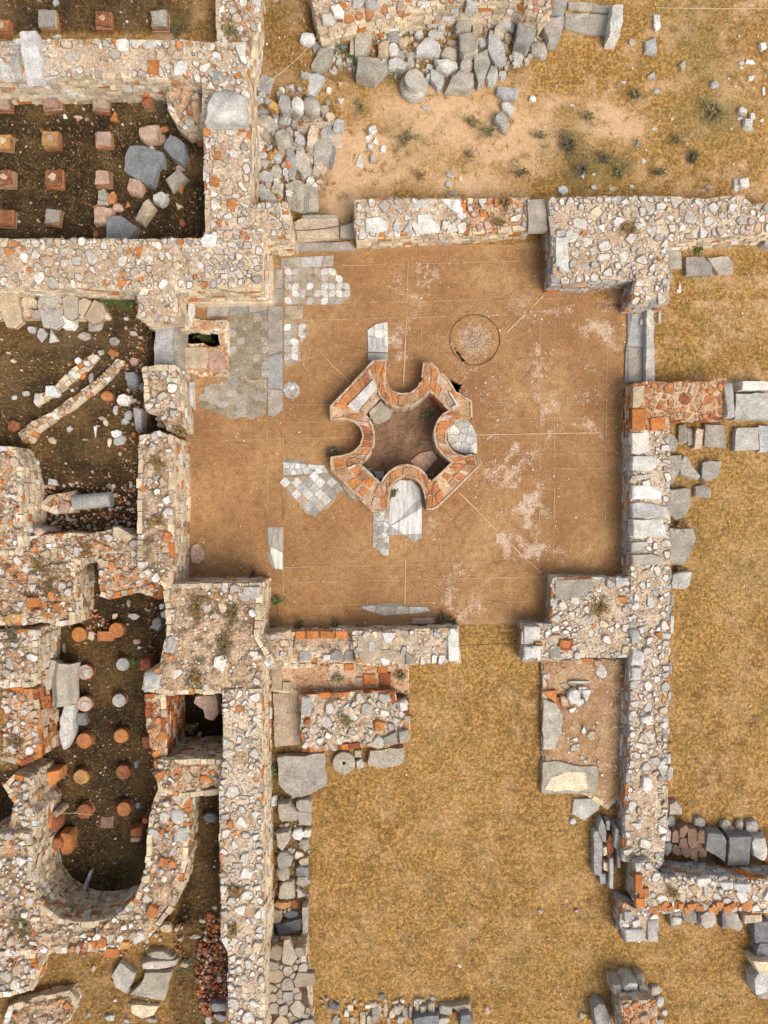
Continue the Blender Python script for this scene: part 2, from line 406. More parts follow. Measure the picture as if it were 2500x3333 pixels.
# numpy value noise
VT = {}
def vnoise(X, Y, f, seed):
    if seed not in VT: VT[seed] = np.random.RandomState(seed).rand(257, 257)
    T = VT[seed]
    x = X*f+500.0; y = Y*f+500.0; i = np.floor(x).astype(int); j = np.floor(y).astype(int); u = x-i; v = y-j
    u = u*u*(3-2*u); v = v*v*(3-2*v); i %= 256; j %= 256
    return (T[i, j]*(1-u)+T[i+1, j]*u)*(1-v)+(T[i, j+1]*(1-u)+T[i+1, j+1]*u)*v
def fbm(X, Y, f, seed, o=4):
    s = 0; a = 1; t = 0
    for k in range(o): s = s+a*vnoise(X, Y, f*2**k, seed+k); t += a; a *= .55
    return s/t
def blobs(X, Y, lst):
    o = np.zeros(X.shape)
    for reg, cx, cy, rx, ry, s in lst:
        wx, wy = W(reg, cx, cy); a, b = rx*K/PPM, ry*K/PPM
        o = np.maximum(o, s*np.exp(-(((X-wx)/a)**2+((Y-wy)/b)**2)))
    return o
SAND = [(2, 700, 950, 420, 260, 1.2), (2, 1100, 750, 500, 330, 1.2), (3, 100, 820, 400, 260, 1.2), (3, 700, 740, 300, 150, 1.1), (2, 560, 1180, 180, 160, 1.2), (2, 1300, 1080, 420, 140, 1.0),
        (3, 1500, 500, 250, 300, .6), (6, 1400, 400, 250, 300, .5), (3, 1300, 900, 300, 120, .45), (9, 650, 1300, 120, 260, .9), (12, 1150, 900, 260, 60, .3), (2, 500, 520, 150, 150, .5), (3, 400, 600, 300, 100, .7), (9, 1400, 900, 200, 500, .25), (11, 1000, 1000, 600, 300, .12), (11, 1200, 500, 220, 160, .46), (11, 700, 1000, 160, 260, .46), (9, 150, 1400, 130, 260, .46), (12, 300, 650, 250, 150, .46), (9, 1450, 1250, 130, 300, .46), (12, 1200, 1250, 260, 160, .46), (8, 1250, 1250, 160, 260, .46)]
GREENB = [(3, 1330, 690, 180, 150, .7), (3, 1250, 250, 180, 300, .5), (3, 480, 900, 160, 160, .55), (3, 650, 1000, 260, 120, .6), (2, 960, 840, 120, 120, .35), (2, 620, 330, 90, 90, .6), (12, 150, 1250, 160, 200, .25),
          (2, 850, 420, 160, 60, .5), (1, 1080, 200, 60, 60, .6), (4, 420, 350, 250, 60, .8), (4, 720, 330, 120, 50, .9), (1, 950, 640, 90, 90, .6), (7, 260, 900, 120, 120, .5), (9, 1500, 500, 250, 120, .25), (10, 800, 700, 120, 120, .3), (3, 1200, 1600, 90, 60, .8)]
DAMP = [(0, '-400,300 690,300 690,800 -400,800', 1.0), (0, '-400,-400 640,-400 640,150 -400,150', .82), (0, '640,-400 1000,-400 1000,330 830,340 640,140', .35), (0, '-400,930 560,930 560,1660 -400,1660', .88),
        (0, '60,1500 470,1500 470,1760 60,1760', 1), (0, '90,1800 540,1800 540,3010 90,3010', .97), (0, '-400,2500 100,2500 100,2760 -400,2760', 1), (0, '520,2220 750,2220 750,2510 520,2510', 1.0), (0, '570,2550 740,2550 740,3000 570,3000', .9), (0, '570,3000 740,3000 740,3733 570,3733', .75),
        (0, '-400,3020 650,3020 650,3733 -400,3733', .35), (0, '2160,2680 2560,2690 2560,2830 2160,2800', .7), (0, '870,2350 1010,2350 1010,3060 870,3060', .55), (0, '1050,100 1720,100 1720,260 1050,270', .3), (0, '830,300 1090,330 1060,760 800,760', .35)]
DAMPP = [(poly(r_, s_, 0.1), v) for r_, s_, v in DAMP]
LAWN = [poly(0, s_, 0) for s_ in ('1310,2100 2060,2100 2020,2560 1920,2700 2010,2960 2010,3733 1000,3733 1010,2460 1320,2420', '2190,1420 2900,1420 2900,2660 2180,2660', '2140,820 2900,820 2900,1230 2140,1230', '2010,2960 2900,2960 2900,3733 2010,3733', '1490,2030 1700,2030 1770,2120 1770,2700 1490,2700')]
gx = np.linspace(-13.2, 13.2, 331); gy = np.linspace(-17.2, 17.2, 431)
GX, GY = np.meshgrid(gx, gy)
Z = np.zeros(GX.shape)
for P, h in ZP: Z[inside_np(P, GX, GY)] = h
def blur(A, k):
    for _ in range(k):
        B = np.pad(A, 1, mode='edge'); A = (B[1:-1, 1:-1]*4+B[:-2, 1:-1]+B[2:, 1:-1]+B[1:-1, :-2]+B[1:-1, 2:])/8
    return A
Z = blur(Z, 7)
LOW = Z < -.15
Z = Z + (fbm(GX, GY, 1.2, 5)-.5)*.10*(~LOW) + (fbm(GX, GY, 6, 9)-.5)*.03*(~LOW)
def masks(X, Y):
    wx, wy = X+(fbm(X, Y, 1.5, 31)-.5)*.8, Y+(fbm(X, Y, 1.5, 37)-.5)*.8
    s = blobs(wx, wy, SAND)*(.45+1.1*fbm(X, Y, 1.4, 41)); s = np.clip((s-.35)*1.9, 0, 1); s = np.maximum(s, np.clip((fbm(X, Y, 1.9, 43)-.48)*3, 0, .6)*np.where(Y > 3.2, 1.0, .45))
    d = np.zeros(X.shape)
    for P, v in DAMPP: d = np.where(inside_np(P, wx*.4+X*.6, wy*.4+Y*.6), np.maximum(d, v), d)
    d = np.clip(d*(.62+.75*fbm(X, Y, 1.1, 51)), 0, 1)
    g = np.clip(blobs(wx, wy, GREENB)*(.3+1.3*fbm(X, Y, 2.5, 61)), 0, 1)
    return s, d, g
sM, dM, gM = masks(GX, GY); dM = blur(dM, 3)
def grid_obj(name, gx, gy, ZZ, keep, mat, zone):
    ny, nx = ZZ.shape; XX, YY = np.meshgrid(gx, gy)
    co = np.stack([XX, YY, ZZ], -1).reshape(-1, 3)
    i = np.arange(nx*ny).reshape(ny, nx); q = np.stack([i[:-1, :-1], i[:-1, 1:], i[1:, 1:], i[1:, :-1]], -1)
    q = q[keep] if keep is not None else q.reshape(-1, 4)
    used = np.unique(q); rm = -np.ones(nx*ny, int); rm[used] = np.arange(len(used)); q = rm[q]
    me = bpy.data.meshes.new(name); me.vertices.add(len(used)); me.vertices.foreach_set('co', co[used].astype(np.float32).ravel())
    me.loops.add(q.size); me.loops.foreach_set('vertex_index', q.ravel().astype(np.int32))
    me.polygons.add(len(q)); me.polygons.foreach_set('loop_start', np.arange(0, q.size, 4, dtype=np.int32)); me.update(calc_edges=True)
    me.polygons.foreach_set('use_smooth', [True]*len(q))
    a = me.attributes.new('zone', 'FLOAT_COLOR', 'POINT'); zz = np.ones((len(used), 4), np.float32)
    for k, mk in enumerate(zone): zz[:, k] = mk.reshape(-1)[used]
    a.data.foreach_set('color', zz.ravel()); me.materials.append(mat); me.validate()
    o = bpy.data.objects.new(name, me); COL.objects.link(o); return o
# the near sheet plus rings out to the horizon in one mesh
ext = [30, 60, 150, 500, 1500]
gx2 = np.concatenate([[-e for e in ext[::-1]], gx, ext]); gy2 = np.concatenate([[-e for e in ext[::-1]], gy, ext])
pad = lambda A, c: np.pad(A, 5, constant_values=c)
struct(grid_obj('ground', gx2, gy2, pad(Z, 0), None, M['ground'], [pad(sM, .1), pad(dM, 0), pad(gM, .1)]))

# ------------------------------------------------------------------ room floor
fx = np.arange(-6.1, 7.5, .045); fy = np.arange(-3.6, 8.2, .045); FX, FY = np.meshgrid(fx, fy)
cxg, cyg = (FX[:-1, :-1]+.0225), (FY[:-1, :-1]+.0225)
WELL = poly(4, '1082,515 1110,508 1200,512 1310,525 1315,590 1290,608 1240,600 1215,585 1140,590 1085,580', 0)
WEDGE = poly(5, '1222,802 1296,836 1272,882 1222,880', 0)
SLIT = poly(5, '1253,605 1280,645 1318,695 1300,692 1268,650', 0)
keep = inside_np(ROOM, cxg, cyg) & ~inside_np(FIN0, cxg, cyg)
for h_ in (WELL, WEDGE, SLIT): keep &= ~inside_np(h_, cxg, cyg)
LIME = [(5, 1080, 210, 110, 110, .8), (5, 985, 560, 60, 120, .7), (5, 975, 360, 30, 80, .6), (5, 1380, 540, 110, 110, .75), (6, 690, 500, 130, 110, .9), (6, 330, 740, 120, 90, .7), (6, 420, 880, 170, 190, .75), (6, 300, 1050, 160, 100, .7),
        (6, 130, 1280, 130, 170, .95), (6, 210, 1530, 100, 150, 1.25), (9, 180, 180, 130, 150, 1.2), (9, 300, 370, 110, 80, .95), (8, 1280, 620, 160, 130, .7), (6, 450, 400, 120, 50, .6), (6, 230, 380, 120, 120, .45), (8, 1090, 190, 60, 60, .6), (8, 1360, 740, 160, 50, .6), (6, 560, 1140, 130, 25, .7), (6, 20, 1250, 200, 250, .5), (7, 1390, 340, 60, 60, .35), (5, 1400, 900, 300, 300, .3)]
def limemask(X, Y): return np.clip(blobs(X+(fbm(X, Y, 1.3, 131)-.5)*1.6, Y+(fbm(X, Y, 1.3, 137)-.5)*1.6, LIME)*np.clip((fbm(X, Y, 2.6, 139, 5)-.38)*5, 0, 1.3), 0, 1.2)
lime = limemask(FX, FY); _c = W(5, 1374, 565); lime = np.maximum(lime, .75*np.exp(-(np.hypot(FX-_c[0], FY-_c[1])/.55)**4))
edge = np.zeros(FX.shape)
for k in range(len(ROOM)):
    a, b = ROOM[k-1], ROOM[k]; vx, vy = b[0]-a[0], b[1]-a[1]; L2 = vx*vx+vy*vy
    t = np.clip(((FX-a[0])*vx+(FY-a[1])*vy)/L2, 0, 1); dd = np.hypot(FX-a[0]-t*vx, FY-a[1]-t*vy); edge = np.maximum(edge, np.exp(-(dd/.16)**2)*.5)
FZ = (fbm(FX, FY, .8, 71)-.5)*.02+(fbm(FX, FY, 9, 73)-.5)*.008
struct_floor = struct(grid_obj('floor', fx, fy, FZ, keep, M['floor'], [lime, edge*(.4+fbm(FX, FY, 3, 77)), lime*0]))
jl = MB()
def strip(a, b, wd, z=.016):
    L = math.hypot(b[0]-a[0], b[1]-a[1]); n = max(2, int(L/.25)); ux, uy = (b[0]-a[0])/L, (b[1]-a[1])/L; r = rng_for(str(a)+str(b)); prev = None
    for k in range(n+1):
        t = L*k/n; h = wd*.5*r.uniform(.5, 1.3); j = r.uniform(-.004, .004)
        x, y = a[0]+ux*t-uy*j, a[1]+uy*t+ux*j; q = jl.ring([(x-uy*h, y+ux*h, z), (x+uy*h, y-ux*h, z)])
        if prev and r.random() > .12: jl.face((prev[0], prev[1], q[1], q[0]), (1, 1, 1))
        prev = q
for reg, s_, wd in [(5, '130,1030 130,1659', .012), (5, '225,980 225,1659', .014), (8, '225,0 225,640', .014), (5, '975,100 968,340', .016), (5, '965,440 945,850', .034), (5, '1052,440 1058,700', .01), (5, '1145,430 1150,700', .012),
                    (5, '530,122 1659,92', .014), (5, '580,345 1120,335', .012), (5, '1130,332 1659,318', .014), (5, '350,448 1220,425', .014), (5, '1430,420 1659,412', .012), (5, '230,955 520,955', .012), (5, '240,1058 490,1058', .011), (5, '130,1160 690,1148', .014), (4, '1130,1165 1600,1165', .012), (4, '1130,1200 1600,1195', .01), (4, '1220,1110 1600,1110', .01),
                    (6, '292,410 288,1659', .014), (6, '380,410 376,1659', .014), (6, '695,400 682,1659', .013), (6, '0,322 430,318', .012), (6, '0,415 290,412', .012), (6, '0,940 690,938', .012), (6, '60,1037 690,1035', .012), (6, '-380,1140 650,1122', .034), (6, '0,1250 690,1248', .012), (6, '380,1337 690,1337', .012),
                    (8, '230,455 930,440', .012), (8, '980,437 1659,420', .013), (8, '230,545 1659,515', .013), (8, '430,685 1000,665', .011), (8, '1040,665 1659,658', .012), (8, '960,290 955,680', .032), (8, '1170,110 1168,400', .012), (8, '922,530 920,670', .009), (8, '982,540 980,670', .009),
                    (9, '0,425 290,420', .013), (9, '0,515 320,512', .013), (9, '0,660 270,655', .012), (9, '285,0 285,300', .012), (9, '375,0 370,420', .012), (9, '672,0 665,380', .011),
                    (5, '472,665 622,820', .026), (6, '345,265 52,560', .045), (5, '1400,700 1282,832', .026), (8, '1280,5 1659,385', .038), (9, '185,385 300,490', .03), (8, '630,30 380,300', .008)]:
    p = parse(s_); strip(W(reg, *p[0]), W(reg, *p[1]), wd)
jl.build('scored_joint', M['joint'], (0, 0, 0), struct_floor)
# shafts below the well mouth, the wedge and the slit: near black walls
def shaft(name, P, depth, label, cat):
    mb = MB(); r = rng_for(name); Q = ragged(P, .12, .01, r); c = (1, 1, 1)
    a = mb.ring([(x, y, .0) for x, y in Q]); b = mb.ring([(x, y, -depth) for x, y in Q]); mb.bridge(b, a, c); mb.face(tuple(b), c)
    cc = cen(P); return tag(mb.build(name, M['black'], (cc[0], cc[1], -depth)), label, cat)
shaft('well_shaft', WELL, 1.1, 'dark ragged shaft open in the broken brick box by the west wall', 'shaft')
shaft('drain_hole', WEDGE, .5, 'small black hole at the north east corner of the brick fountain', 'hole')
shaft('cover_gap', SLIT, .4, 'thin black gap on the lower left rim of the round cover', 'gap')

# ------------------------------------------------------------------ walls
WALLS = {}; WP = {}
RAG = set('w0 wa wb swp apse apl lw1 lw2 lean xw xb lm bl bl2 curv curv2 coll pitl pitb sr n2 s1 foot cw'.split())
def wall(key, name, label, cat, reg, pts, zt, zb=-.1, d=.15, cov=.82, pal=RUB, face=FCREAM, amp=.05, edge=.23, mat='mortar', peb=True, course=.13, stone_h=.07, skip=0.0, group=None, tight=False):
    P = poly(reg, pts, zt); r = rng_for(key+label); mb = MB(); c0 = cen(P)
    off = Vector((r.uniform(0, 90), r.uniform(0, 90), 0))
    rg = key in RAG
    if rg and mat == 'mortar' and key not in ('sr', 's1', 'n2'): mat = 'mortar_dirty'
    B = ragged(P, .16, .06 if rg else .03, r); n = len(B)
    if rg: amp *= 2.2
    def top(x, y):
        v = Vector((x, y, 0))
        if rg: return zt+noise.noise(v*.9+off)*amp+noise.noise(v*3.5+off)*amp*.7+noise.noise(v*9+off)*amp*.35-max(0, .16-edge_dist(P, x, y))*max(0, noise.noise(v*1.6-off)+.25)*2.2
        return zt+noise.noise(v*.9+off)*amp+noise.noise(v*3.5+off)*amp*.5+noise.noise(v*9+off)*amp*.25
    inner = []
    xs = [p[0] for p in P]; ys = [p[1] for p in P]; st = .13
    yy = min(ys)
    while yy < max(ys):
        xx = min(xs)
        while xx < max(xs):
            x, y = xx+r.uniform(-.04, .04), yy+r.uniform(-.04, .04)
            if inside(P, x, y) and edge_dist(P, x, y) > .06: inner.append((x, y))
            xx += st
        yy += st
    vin = [Vector(p) for p in B+inner]
    vv, _, ff, _, _, _ = delaunay_2d_cdt(vin, [(i, (i+1) % n) for i in range(n)], [], 1, 1e-5)
    base = len(mb.v)
    for v in vv:
        e = edge_dist(P, v.x, v.y); mb.v.append((v.x, v.y, top(v.x, v.y)-(.035*r.random() if e < .05 else 0)))
    mc = (1, 1, 1)
    for f in ff:
        f = list(f)
        a, b, c = (vv[f[0]], vv[f[1]], vv[f[2]])
        if (b.x-a.x)*(c.y-a.y)-(b.y-a.y)*(c.x-a.x) < 0: f.reverse()
        mb.face(tuple(base+i for i in f), mc, 0)
    t = mb.ring([(x, y, top(x, y)-.01) for x, y in B]); cc = [(x+(x-c0[0])*.0, y) for x, y in B]
    lo = mb.ring([(x, y, zb) for x, y in cc]); mb.bridge(lo, t, mc, 0)
    # coursed facing, real stones on every side
    for i in range(len(P)):
        a, b = P[i-1], P[i]; L = math.hypot(b[0]-a[0], b[1]-a[1])
        if L < .08: continue
        ux, uy = (b[0]-a[0])/L, (b[1]-a[1])/L; nx, ny = uy, -ux; z = max(zb, -.5)-.02
        while z < zt-.05:
            ch = course*r.uniform(.7, 1.35); z1 = min(z+ch, zt-.005); s = -.03
            while s < L-.04:
                ln = r.uniform(.13, .42); e = min(s+ln, L+.03)
                if r.random() > skip:
                    dp = r.uniform(.012, .07); q = lambda: r.uniform(-.012, .012); g = .012
                    def pt(tt, o, zz): return (a[0]+ux*tt+nx*o+q()*.6, a[1]+uy*tt+ny*o+q()*.6, zz+q()*.7)
                    cl = colour(r, face)
                    b4 = [pt(s+g, -.10, z+g), pt(s+g, dp, z+g), pt(e-g, dp, z+g), pt(e-g, -.10, z+g)]
                    t4 = [pt(s+g, -.10, z1), pt(s+g, dp*.8, z1-.004), pt(e-g, dp*.8, z1-.004), pt(e-g, -.10, z1)]
                    mb.box8(list(reversed(b4)), list(reversed(t4)), cl, 1)
                s = e
            z = z1
    dm = 1 if tight else r.uniform(.85, 1.3); d *= dm; cov = min(1, cov*(1.1 if dm > 1 else .95)); pts2, near = scatter(P, d, r, edge=edge, edge_in=.42, multi=True)
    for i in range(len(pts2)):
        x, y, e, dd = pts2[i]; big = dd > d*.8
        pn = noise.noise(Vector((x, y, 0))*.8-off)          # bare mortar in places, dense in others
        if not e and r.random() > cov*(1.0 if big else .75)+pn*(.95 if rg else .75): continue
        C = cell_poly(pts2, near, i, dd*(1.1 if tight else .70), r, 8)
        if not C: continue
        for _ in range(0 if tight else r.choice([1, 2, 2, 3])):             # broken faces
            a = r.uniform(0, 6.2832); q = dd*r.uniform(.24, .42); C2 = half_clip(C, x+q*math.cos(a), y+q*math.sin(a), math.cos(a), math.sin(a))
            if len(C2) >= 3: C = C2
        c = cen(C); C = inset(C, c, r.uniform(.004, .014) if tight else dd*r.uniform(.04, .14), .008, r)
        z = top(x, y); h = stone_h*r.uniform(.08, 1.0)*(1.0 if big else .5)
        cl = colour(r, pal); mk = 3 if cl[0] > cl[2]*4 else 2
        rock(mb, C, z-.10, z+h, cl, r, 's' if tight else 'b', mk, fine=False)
        J = mb.ring([(p[0]+(p[0]-c[0])/(math.hypot(p[0]-c[0], p[1]-c[1])+.001)*.022, p[1]+(p[1]-c[1])/(math.hypot(p[0]-c[0], p[1]-c[1])+.001)*.022, z+.002) for p in C]); J2 = mb.ring([(p[0], p[1], z+.009) for p in C]); mb.bridge(J, J2, (.17, .105, .055), 2)  # dark joint ring round each stone: crevice shade put into its colour
    if peb:
        for _ in range(int(area(P)*170*peb)):
            x, y = r.uniform(min(xs), max(xs)), r.uniform(min(ys), max(ys))
            if not inside(P, x, y): continue
            s = .012*5**(r.random()**1.8); k = r.randint(4, 6); a0 = r.uniform(0, 6)
            C = [(x+s*r.uniform(.7, 1.2)*math.cos(a0+q*6.28/k), y+s*r.uniform(.7, 1.2)*math.sin(a0+q*6.28/k)) for q in range(k)]
            z = top(x, y); cl = colour(r, pal); a = mb.ring([(p[0], p[1], z-.03) for p in C])
            b = mb.ring([(x+(p[0]-x)*.75, y+(p[1]-y)*.75, z+s*r.uniform(.15, .7)) for p in C]); mb.bridge(a, b, cl, 2); mb.face(tuple(b), cl, 2)
    o = mb.build(name, [M[mat], M['facing'], M['wallstone'], M['brick']], (c0[0], c0[1], zb))
    tag(o, label, cat, group); WALLS[key] = (o, zt, top, zb); WP[key] = P; return o
def cap(key, reg, s, h, col='lgrey', kind='b', name='capstone', label=None, mat='marble', dz=0.0):
    """a dressed block bedded in the top of a wall: a part of that wall"""
    o, zt, top, zb = WALLS[key]; P = poly(reg, s, zt+h); r = rng_for(key+str(s)); mb = MB(); c = cen(P)
    rock(mb, P, zt-.12, zt+h+dz, colour(r, col), r, kind); q = mb.build(name, M[mat], (c[0], c[1], zt-.12), o, smooth=40)
    if label: q['label'] = label
    return q
def rect(cx, cy, w_, h_, a=0):
    a = math.radians(a); c, s = math.cos(a), math.sin(a)
    return [(cx+x*c-y*s, cy+x*s+y*c) for x, y in ((-w_/2, -h_/2), (w_/2, -h_/2), (w_/2, h_/2), (-w_/2, h_/2))]

ZL = 1.62   # tall west walls
wall('w0', 'rubble_wall', 'low broken rubble wall with dry grass on top at the top left edge', 'wall', 1, '1300,-60 1555,-60 1550,120 1535,280 1505,420 1400,300 1310,262', 1.25, .3, cov=.35)
wall('w1', 'rubble_wall', 'wide rubble wall closing the square pillar basin to the north', 'wall', 1, '-150,262 240,240 620,238 840,246 1100,247 1290,258 1468,258 1490,470 1400,492 1240,505 1140,480 1000,462 700,458 -150,468', 1.5, .2, cov=.5, d=.18)
wall('w2', 'rubble_wall', 'narrow rubble wall topped by one huge boulder, east of the square pillar basin', 'wall', 1, '1222,500 1486,470 1497,720 1492,1000 1485,1440 1240,1430 1228,1000 1220,720', 1.56, .2, cov=.8, d=.16)
wall('w3', 'rubble_wall', 'long rubble wall closing the square pillar basin to the south', 'wall', 0, '-80,782 200,779 420,781 645,778 700,755 850,745 846,930 460,937 300,934 150,932 -80,934', 1.62, .2, cov=.75, d=.15)
wall('pnw', 'door_jamb', 'rubble block left of the chained north doorway', 'pier', 0, '802,664 930,660 938,700 944,762 800,770 796,700', 1.45, -.1, cov=.7)
wall('nwstub', 'rubble_wall', 'short rubble stub running down to the grey sill slab in the west wall', 'wall', 0, '451,928 560,930 566,985 570,1040 475,1045 452,1032', 1.55, .1, cov=.6)
wall('wa', 'rubble_wall', 'ragged grey stone wall piece below the grey sill slab', 'wall', 0, '466,1200 500,1193 568,1194 578,1300 582,1395 548,1398 520,1345 478,1335', 1.45, .1, cov=.8, pal=RUBW, d=.26)
wall('wb', 'rubble_wall', 'tall pale rubble wall along the west side of the paved room', 'wall', 0, '456,1424 520,1408 560,1424 561,1560 558,1740 556,1900 540,1912 452,1860 450,1700 450,1560', ZL, -.1, cov=.5, d=.20)
wall('swp', 'pier', 'massive weathered rubble pier at the south west corner of the room', 'pier', 7, '985,560 1200,556 1560,556 1552,720 1545,870 1632,1015 1562,1070 1562,1215 1340,1205 1010,1212 935,1205 858,1185 872,1100 965,1050 995,900 1005,760', 1.62, -.1, cov=.38, d=.24)
wall('long', 'rubble_wall', 'very long straight rubble wall thick with white stones running off the bottom edge', 'wall', 0, '728,2250 846,2245 848,2500 851,2800 856,3100 858,3420 748,3420 745,3100 722,3060 719,2800 717,2580 730,2480', 1.72, -.1, cov=.95, d=.155, pal=RUBW)
wall('pitl', 'brick_wall', 'narrow orange brick wall on the left of the dark square pit', 'wall', 7, '872,1222 985,1218 992,1610 925,1612 882,1400', 1.3, -.6, pal=BRK, face=FBRK, cov=.9, d=.19, mat='mortar_red', edge=0)
wall('pitb', 'rubble_wall', 'short cross wall of mixed brick and stone below the dark square pit', 'wall', 10, '930,85 1345,78 1325,272 1085,298 955,262', 1.5, -.6, pal=RUBB, cov=.95, d=.2)
wall('apse', 'apse_wall', 'curved horseshoe wall of rubble and brick around the round pillar basin', 'wall', 10, '955,262 1132,296 1125,500 1108,700 1082,850 1030,965 960,1060 880,1140 760,1195 600,1220 400,1228 232,1232 150,1240 -120,1255 -120,560 60,520 170,520 190,640 178,760 205,880 262,965 350,1030 450,1058 560,1060 660,1040 745,985 815,905 858,805 880,690 888,580 902,420 925,330', 1.3, -.4, cov=.85, d=.155, pal=RUBA)
wall('apl', 'rubble_wall', 'tumbled cream wall spur on the left rim of the round pillar basin', 'wall', 10, '20,230 80,170 165,190 180,270 182,360 215,400 210,520 150,560 60,520 75,440 90,330', 1.15, -.4, cov=.5, face=FCREAM)
wall('lw1', 'rubble_wall', 'square rubble block with white stones left of the bent grey slabs', 'wall', 7, '-120,855 120,838 205,842 215,1000 195,1165 -120,1172', 1.25, -.2, cov=.9, pal=RUBW)
wall('lw2', 'brick_wall', 'crumbling wall of mixed brick rubble below the white stone block', 'wall', 7, '20,1185 215,1190 232,1320 240,1590 130,1640 20,1600', .9, -.2, cov=.9, pal=RUBB, face=FBRK, mat='mortar_red')
wall('lean', 'rubble_wall', 'tall sloping wall with bright cream side face at the left edge', 'wall', 4, '-120,1205 70,1212 120,1330 130,1500 115,1659 130,1800 100,1850 -120,1850', 1.6, .0, cov=.5, d=.17, pal=RUB)
wall('xw', 'rubble_wall', 'weathered cross wall between the dark mid basin and the small square shaft', 'wall', 7, '312,280 360,255 520,262 680,232 800,262 830,300 850,440 700,446 600,434 590,410 460,426 320,430', 1.15, .0, cov=.4, d=.22)
wall('xb', 'brick_wall', 'patch of brick studded rubble right of the small square shaft', 'wall', 7, '588,436 820,440 985,450 1030,530 985,560 960,640 830,600 650,635 605,620', 1.0, -.1, cov=.95, pal=RUBB, face=FBRK, mat='mortar_red', d=.145)
wall('lm', 'rubble_wall', 'wide tumbled masonry mass with orange bricks at the middle left edge', 'wall', 7, '-120,290 90,285 295,262 305,410 255,450 440,430 448,560 440,640 430,790 360,800 240,770 180,790 100,800 -120,800', 1.2, -.2, cov=.7, pal=RUBB, face=FCREAM, d=.155, amp=.10)
wall('bl', 'rubble_wall', 'rubble wall top with grey stones at the bottom left edge', 'wall', 10, '-120,1262 205,1245 215,1330 190,1450 60,1490 -120,1495', 1.1, .3, cov=.85, pal=RUBW)
wall('bl2', 'rubble_wall', 'low crumbled masonry patch at the lower left, half grown over', 'wall', 10, '20,1660 60,1560 250,1500 420,1470 455,1520 400,1640 250,1730 60,1760', .75, .3, cov=.6, pal=RUBB, amp=.08)
# room, north side
wall('n1', 'rubble_wall', 'mortared north wall segment with large white edge stones right of the chained doorway', 'wall', 2, '655,1208 760,1200 1000,1195 1285,1192 1300,1393 1000,1402 800,1412 668,1418 655,1320', .85, -.1, cov=.12, d=.19, pal=RUBW, face=FCREAM, edge=.3)
wall('n2', 'rubble_wall', 'loose stone stretch of the north wall with straw and orange brick between stones', 'wall', 0, '1505,650 1600,648 1722,644 1724,742 1600,752 1508,755', .70, -.1, cov=.95, d=.19, pal=RUBB, face=FCREAM, mat='mortar_red', stone_h=.13)
wall('nep', 'pier', 'broad north east pier paved with white stones in pale mortar', 'pier', 0, '1786,645 1930,642 2060,640 2172,780 2178,900 2174,985 2058,985 2070,905 1938,912 1800,917 1803,800', .95, -.1, cov=.95, d=.155, pal=RUBW, face=FSHADE, edge=.24)
wall('ne', 'rubble_wall', 'pale rubble wall running from the north east pier to the right edge', 'wall', 0, '2060,643 2150,643 2280,650 2420,638 2445,668 2580,664 2580,748 2440,757 2300,770 2176,782', .90, -.1, cov=.85, d=.19, pal=RUBW, face=FCREAM)
# curved wall at the top
wall('nc', 'apse_wall', 'curved brick and stone wall along the top edge above the boulder heap', 'wall', 2, '385,-60 1700,-60 1840,-60 1838,40 1780,85 1700,60 1640,8 1500,12 1300,20 1150,22 1000,38 860,66 720,105 600,138 500,158 445,170 420,100', .95, -.05, cov=.95, d=.17, pal=RUBB, face=FCREAM)
# east side
wall('eb', 'brick_wall', 'wall corner capped with big orange bricks on the east side', 'wall', 6, '848,835 930,826 1100,822 1400,810 1410,1028 1062,1042 1055,1105 840,1105', .72, -.05, cov=1, d=.27, pal=BRK, face=FBRK, edge=.27, mat='mortar_red', stone_h=.04)
wall('e1', 'rubble_wall', 'east wall stretch capped by a row of big pale cross blocks', 'wall', 6, '836,1108 1062,1075 1066,1400 1068,1659 1068,2060 835,2060', .66, -.05, cov=.5, d=.155, pal=RUBW, face=FSHADE)
wall('e2', 'rubble_wall', 'long east wall of white rubble in pale mortar below the cross blocks', 'wall', 0, '2052,1838 2180,1838 2182,1920 2176,2100 2172,2300 2170,2450 2170,2700 2158,2800 2140,2830 2080,2810 2030,2800 2040,2600 2052,2380 2054,2120', .62, -.05, cov=.8, d=.19, pal=RUBW, face=FSHADE)
wall('sep', 'pier', 'south east corner pier with a flat plaster bed and scattered stones', 'pier', 9, '365,520 640,522 822,515 838,700 836,880 832,985 640,992 480,1000 360,1005 352,830 368,700', .62, -.05, cov=.6, d=.155, pal=RUBW, face=FSHADE)
wall('sdj', 'door_jamb', 'grey block jamb with a brick wedge right of the south doorway', 'pier', 9, '192,800 352,805 360,900 415,1005 300,1015 192,1012', .66, -.05, cov=.2, d=.155, pal=RUBW, face=FSHADE)
wall('plat', 'masonry_bench', 'low earth covered masonry bench south of the south east pier', 'bench', 9, '312,1018 795,1005 800,1300 790,1659 785,1830 700,1900 520,1790 330,1660 312,1560', .16, -.1, cov=.06, d=.17, pal=RUB, face=FCREAM, amp=.08, edge=0, mat='earth_tan', peb=.25)
wall('se', 'rubble_wall', 'south east wall with white stones above a ragged orange brick edge', 'wall', 12, '868,690 950,690 1015,775 1100,770 1400,782 1780,800 1780,990 1600,985 1300,965 1050,990 900,975 870,930', .85, -.05, cov=.9, d=.155, pal=RUBW, face=FSHADE)
wall('see', 'pier', 'small pier of grey slabs ending the east wall', 'pier', 12, '790,935 900,985 998,990 995,1160 800,1165 780,1050', .66, -.05, cov=.1, d=.25, pal=RUBW, face=FSHADE)
wall('sb', 'brick_wall', 'square brick topped wall end at the bottom edge, right of centre', 'wall', 12, '795,1535 980,1522 990,1600 992,1760 795,1760', .95, -.05, cov=1, d=.19, pal=BRK, face=FCREAM, mat='mortar_red')
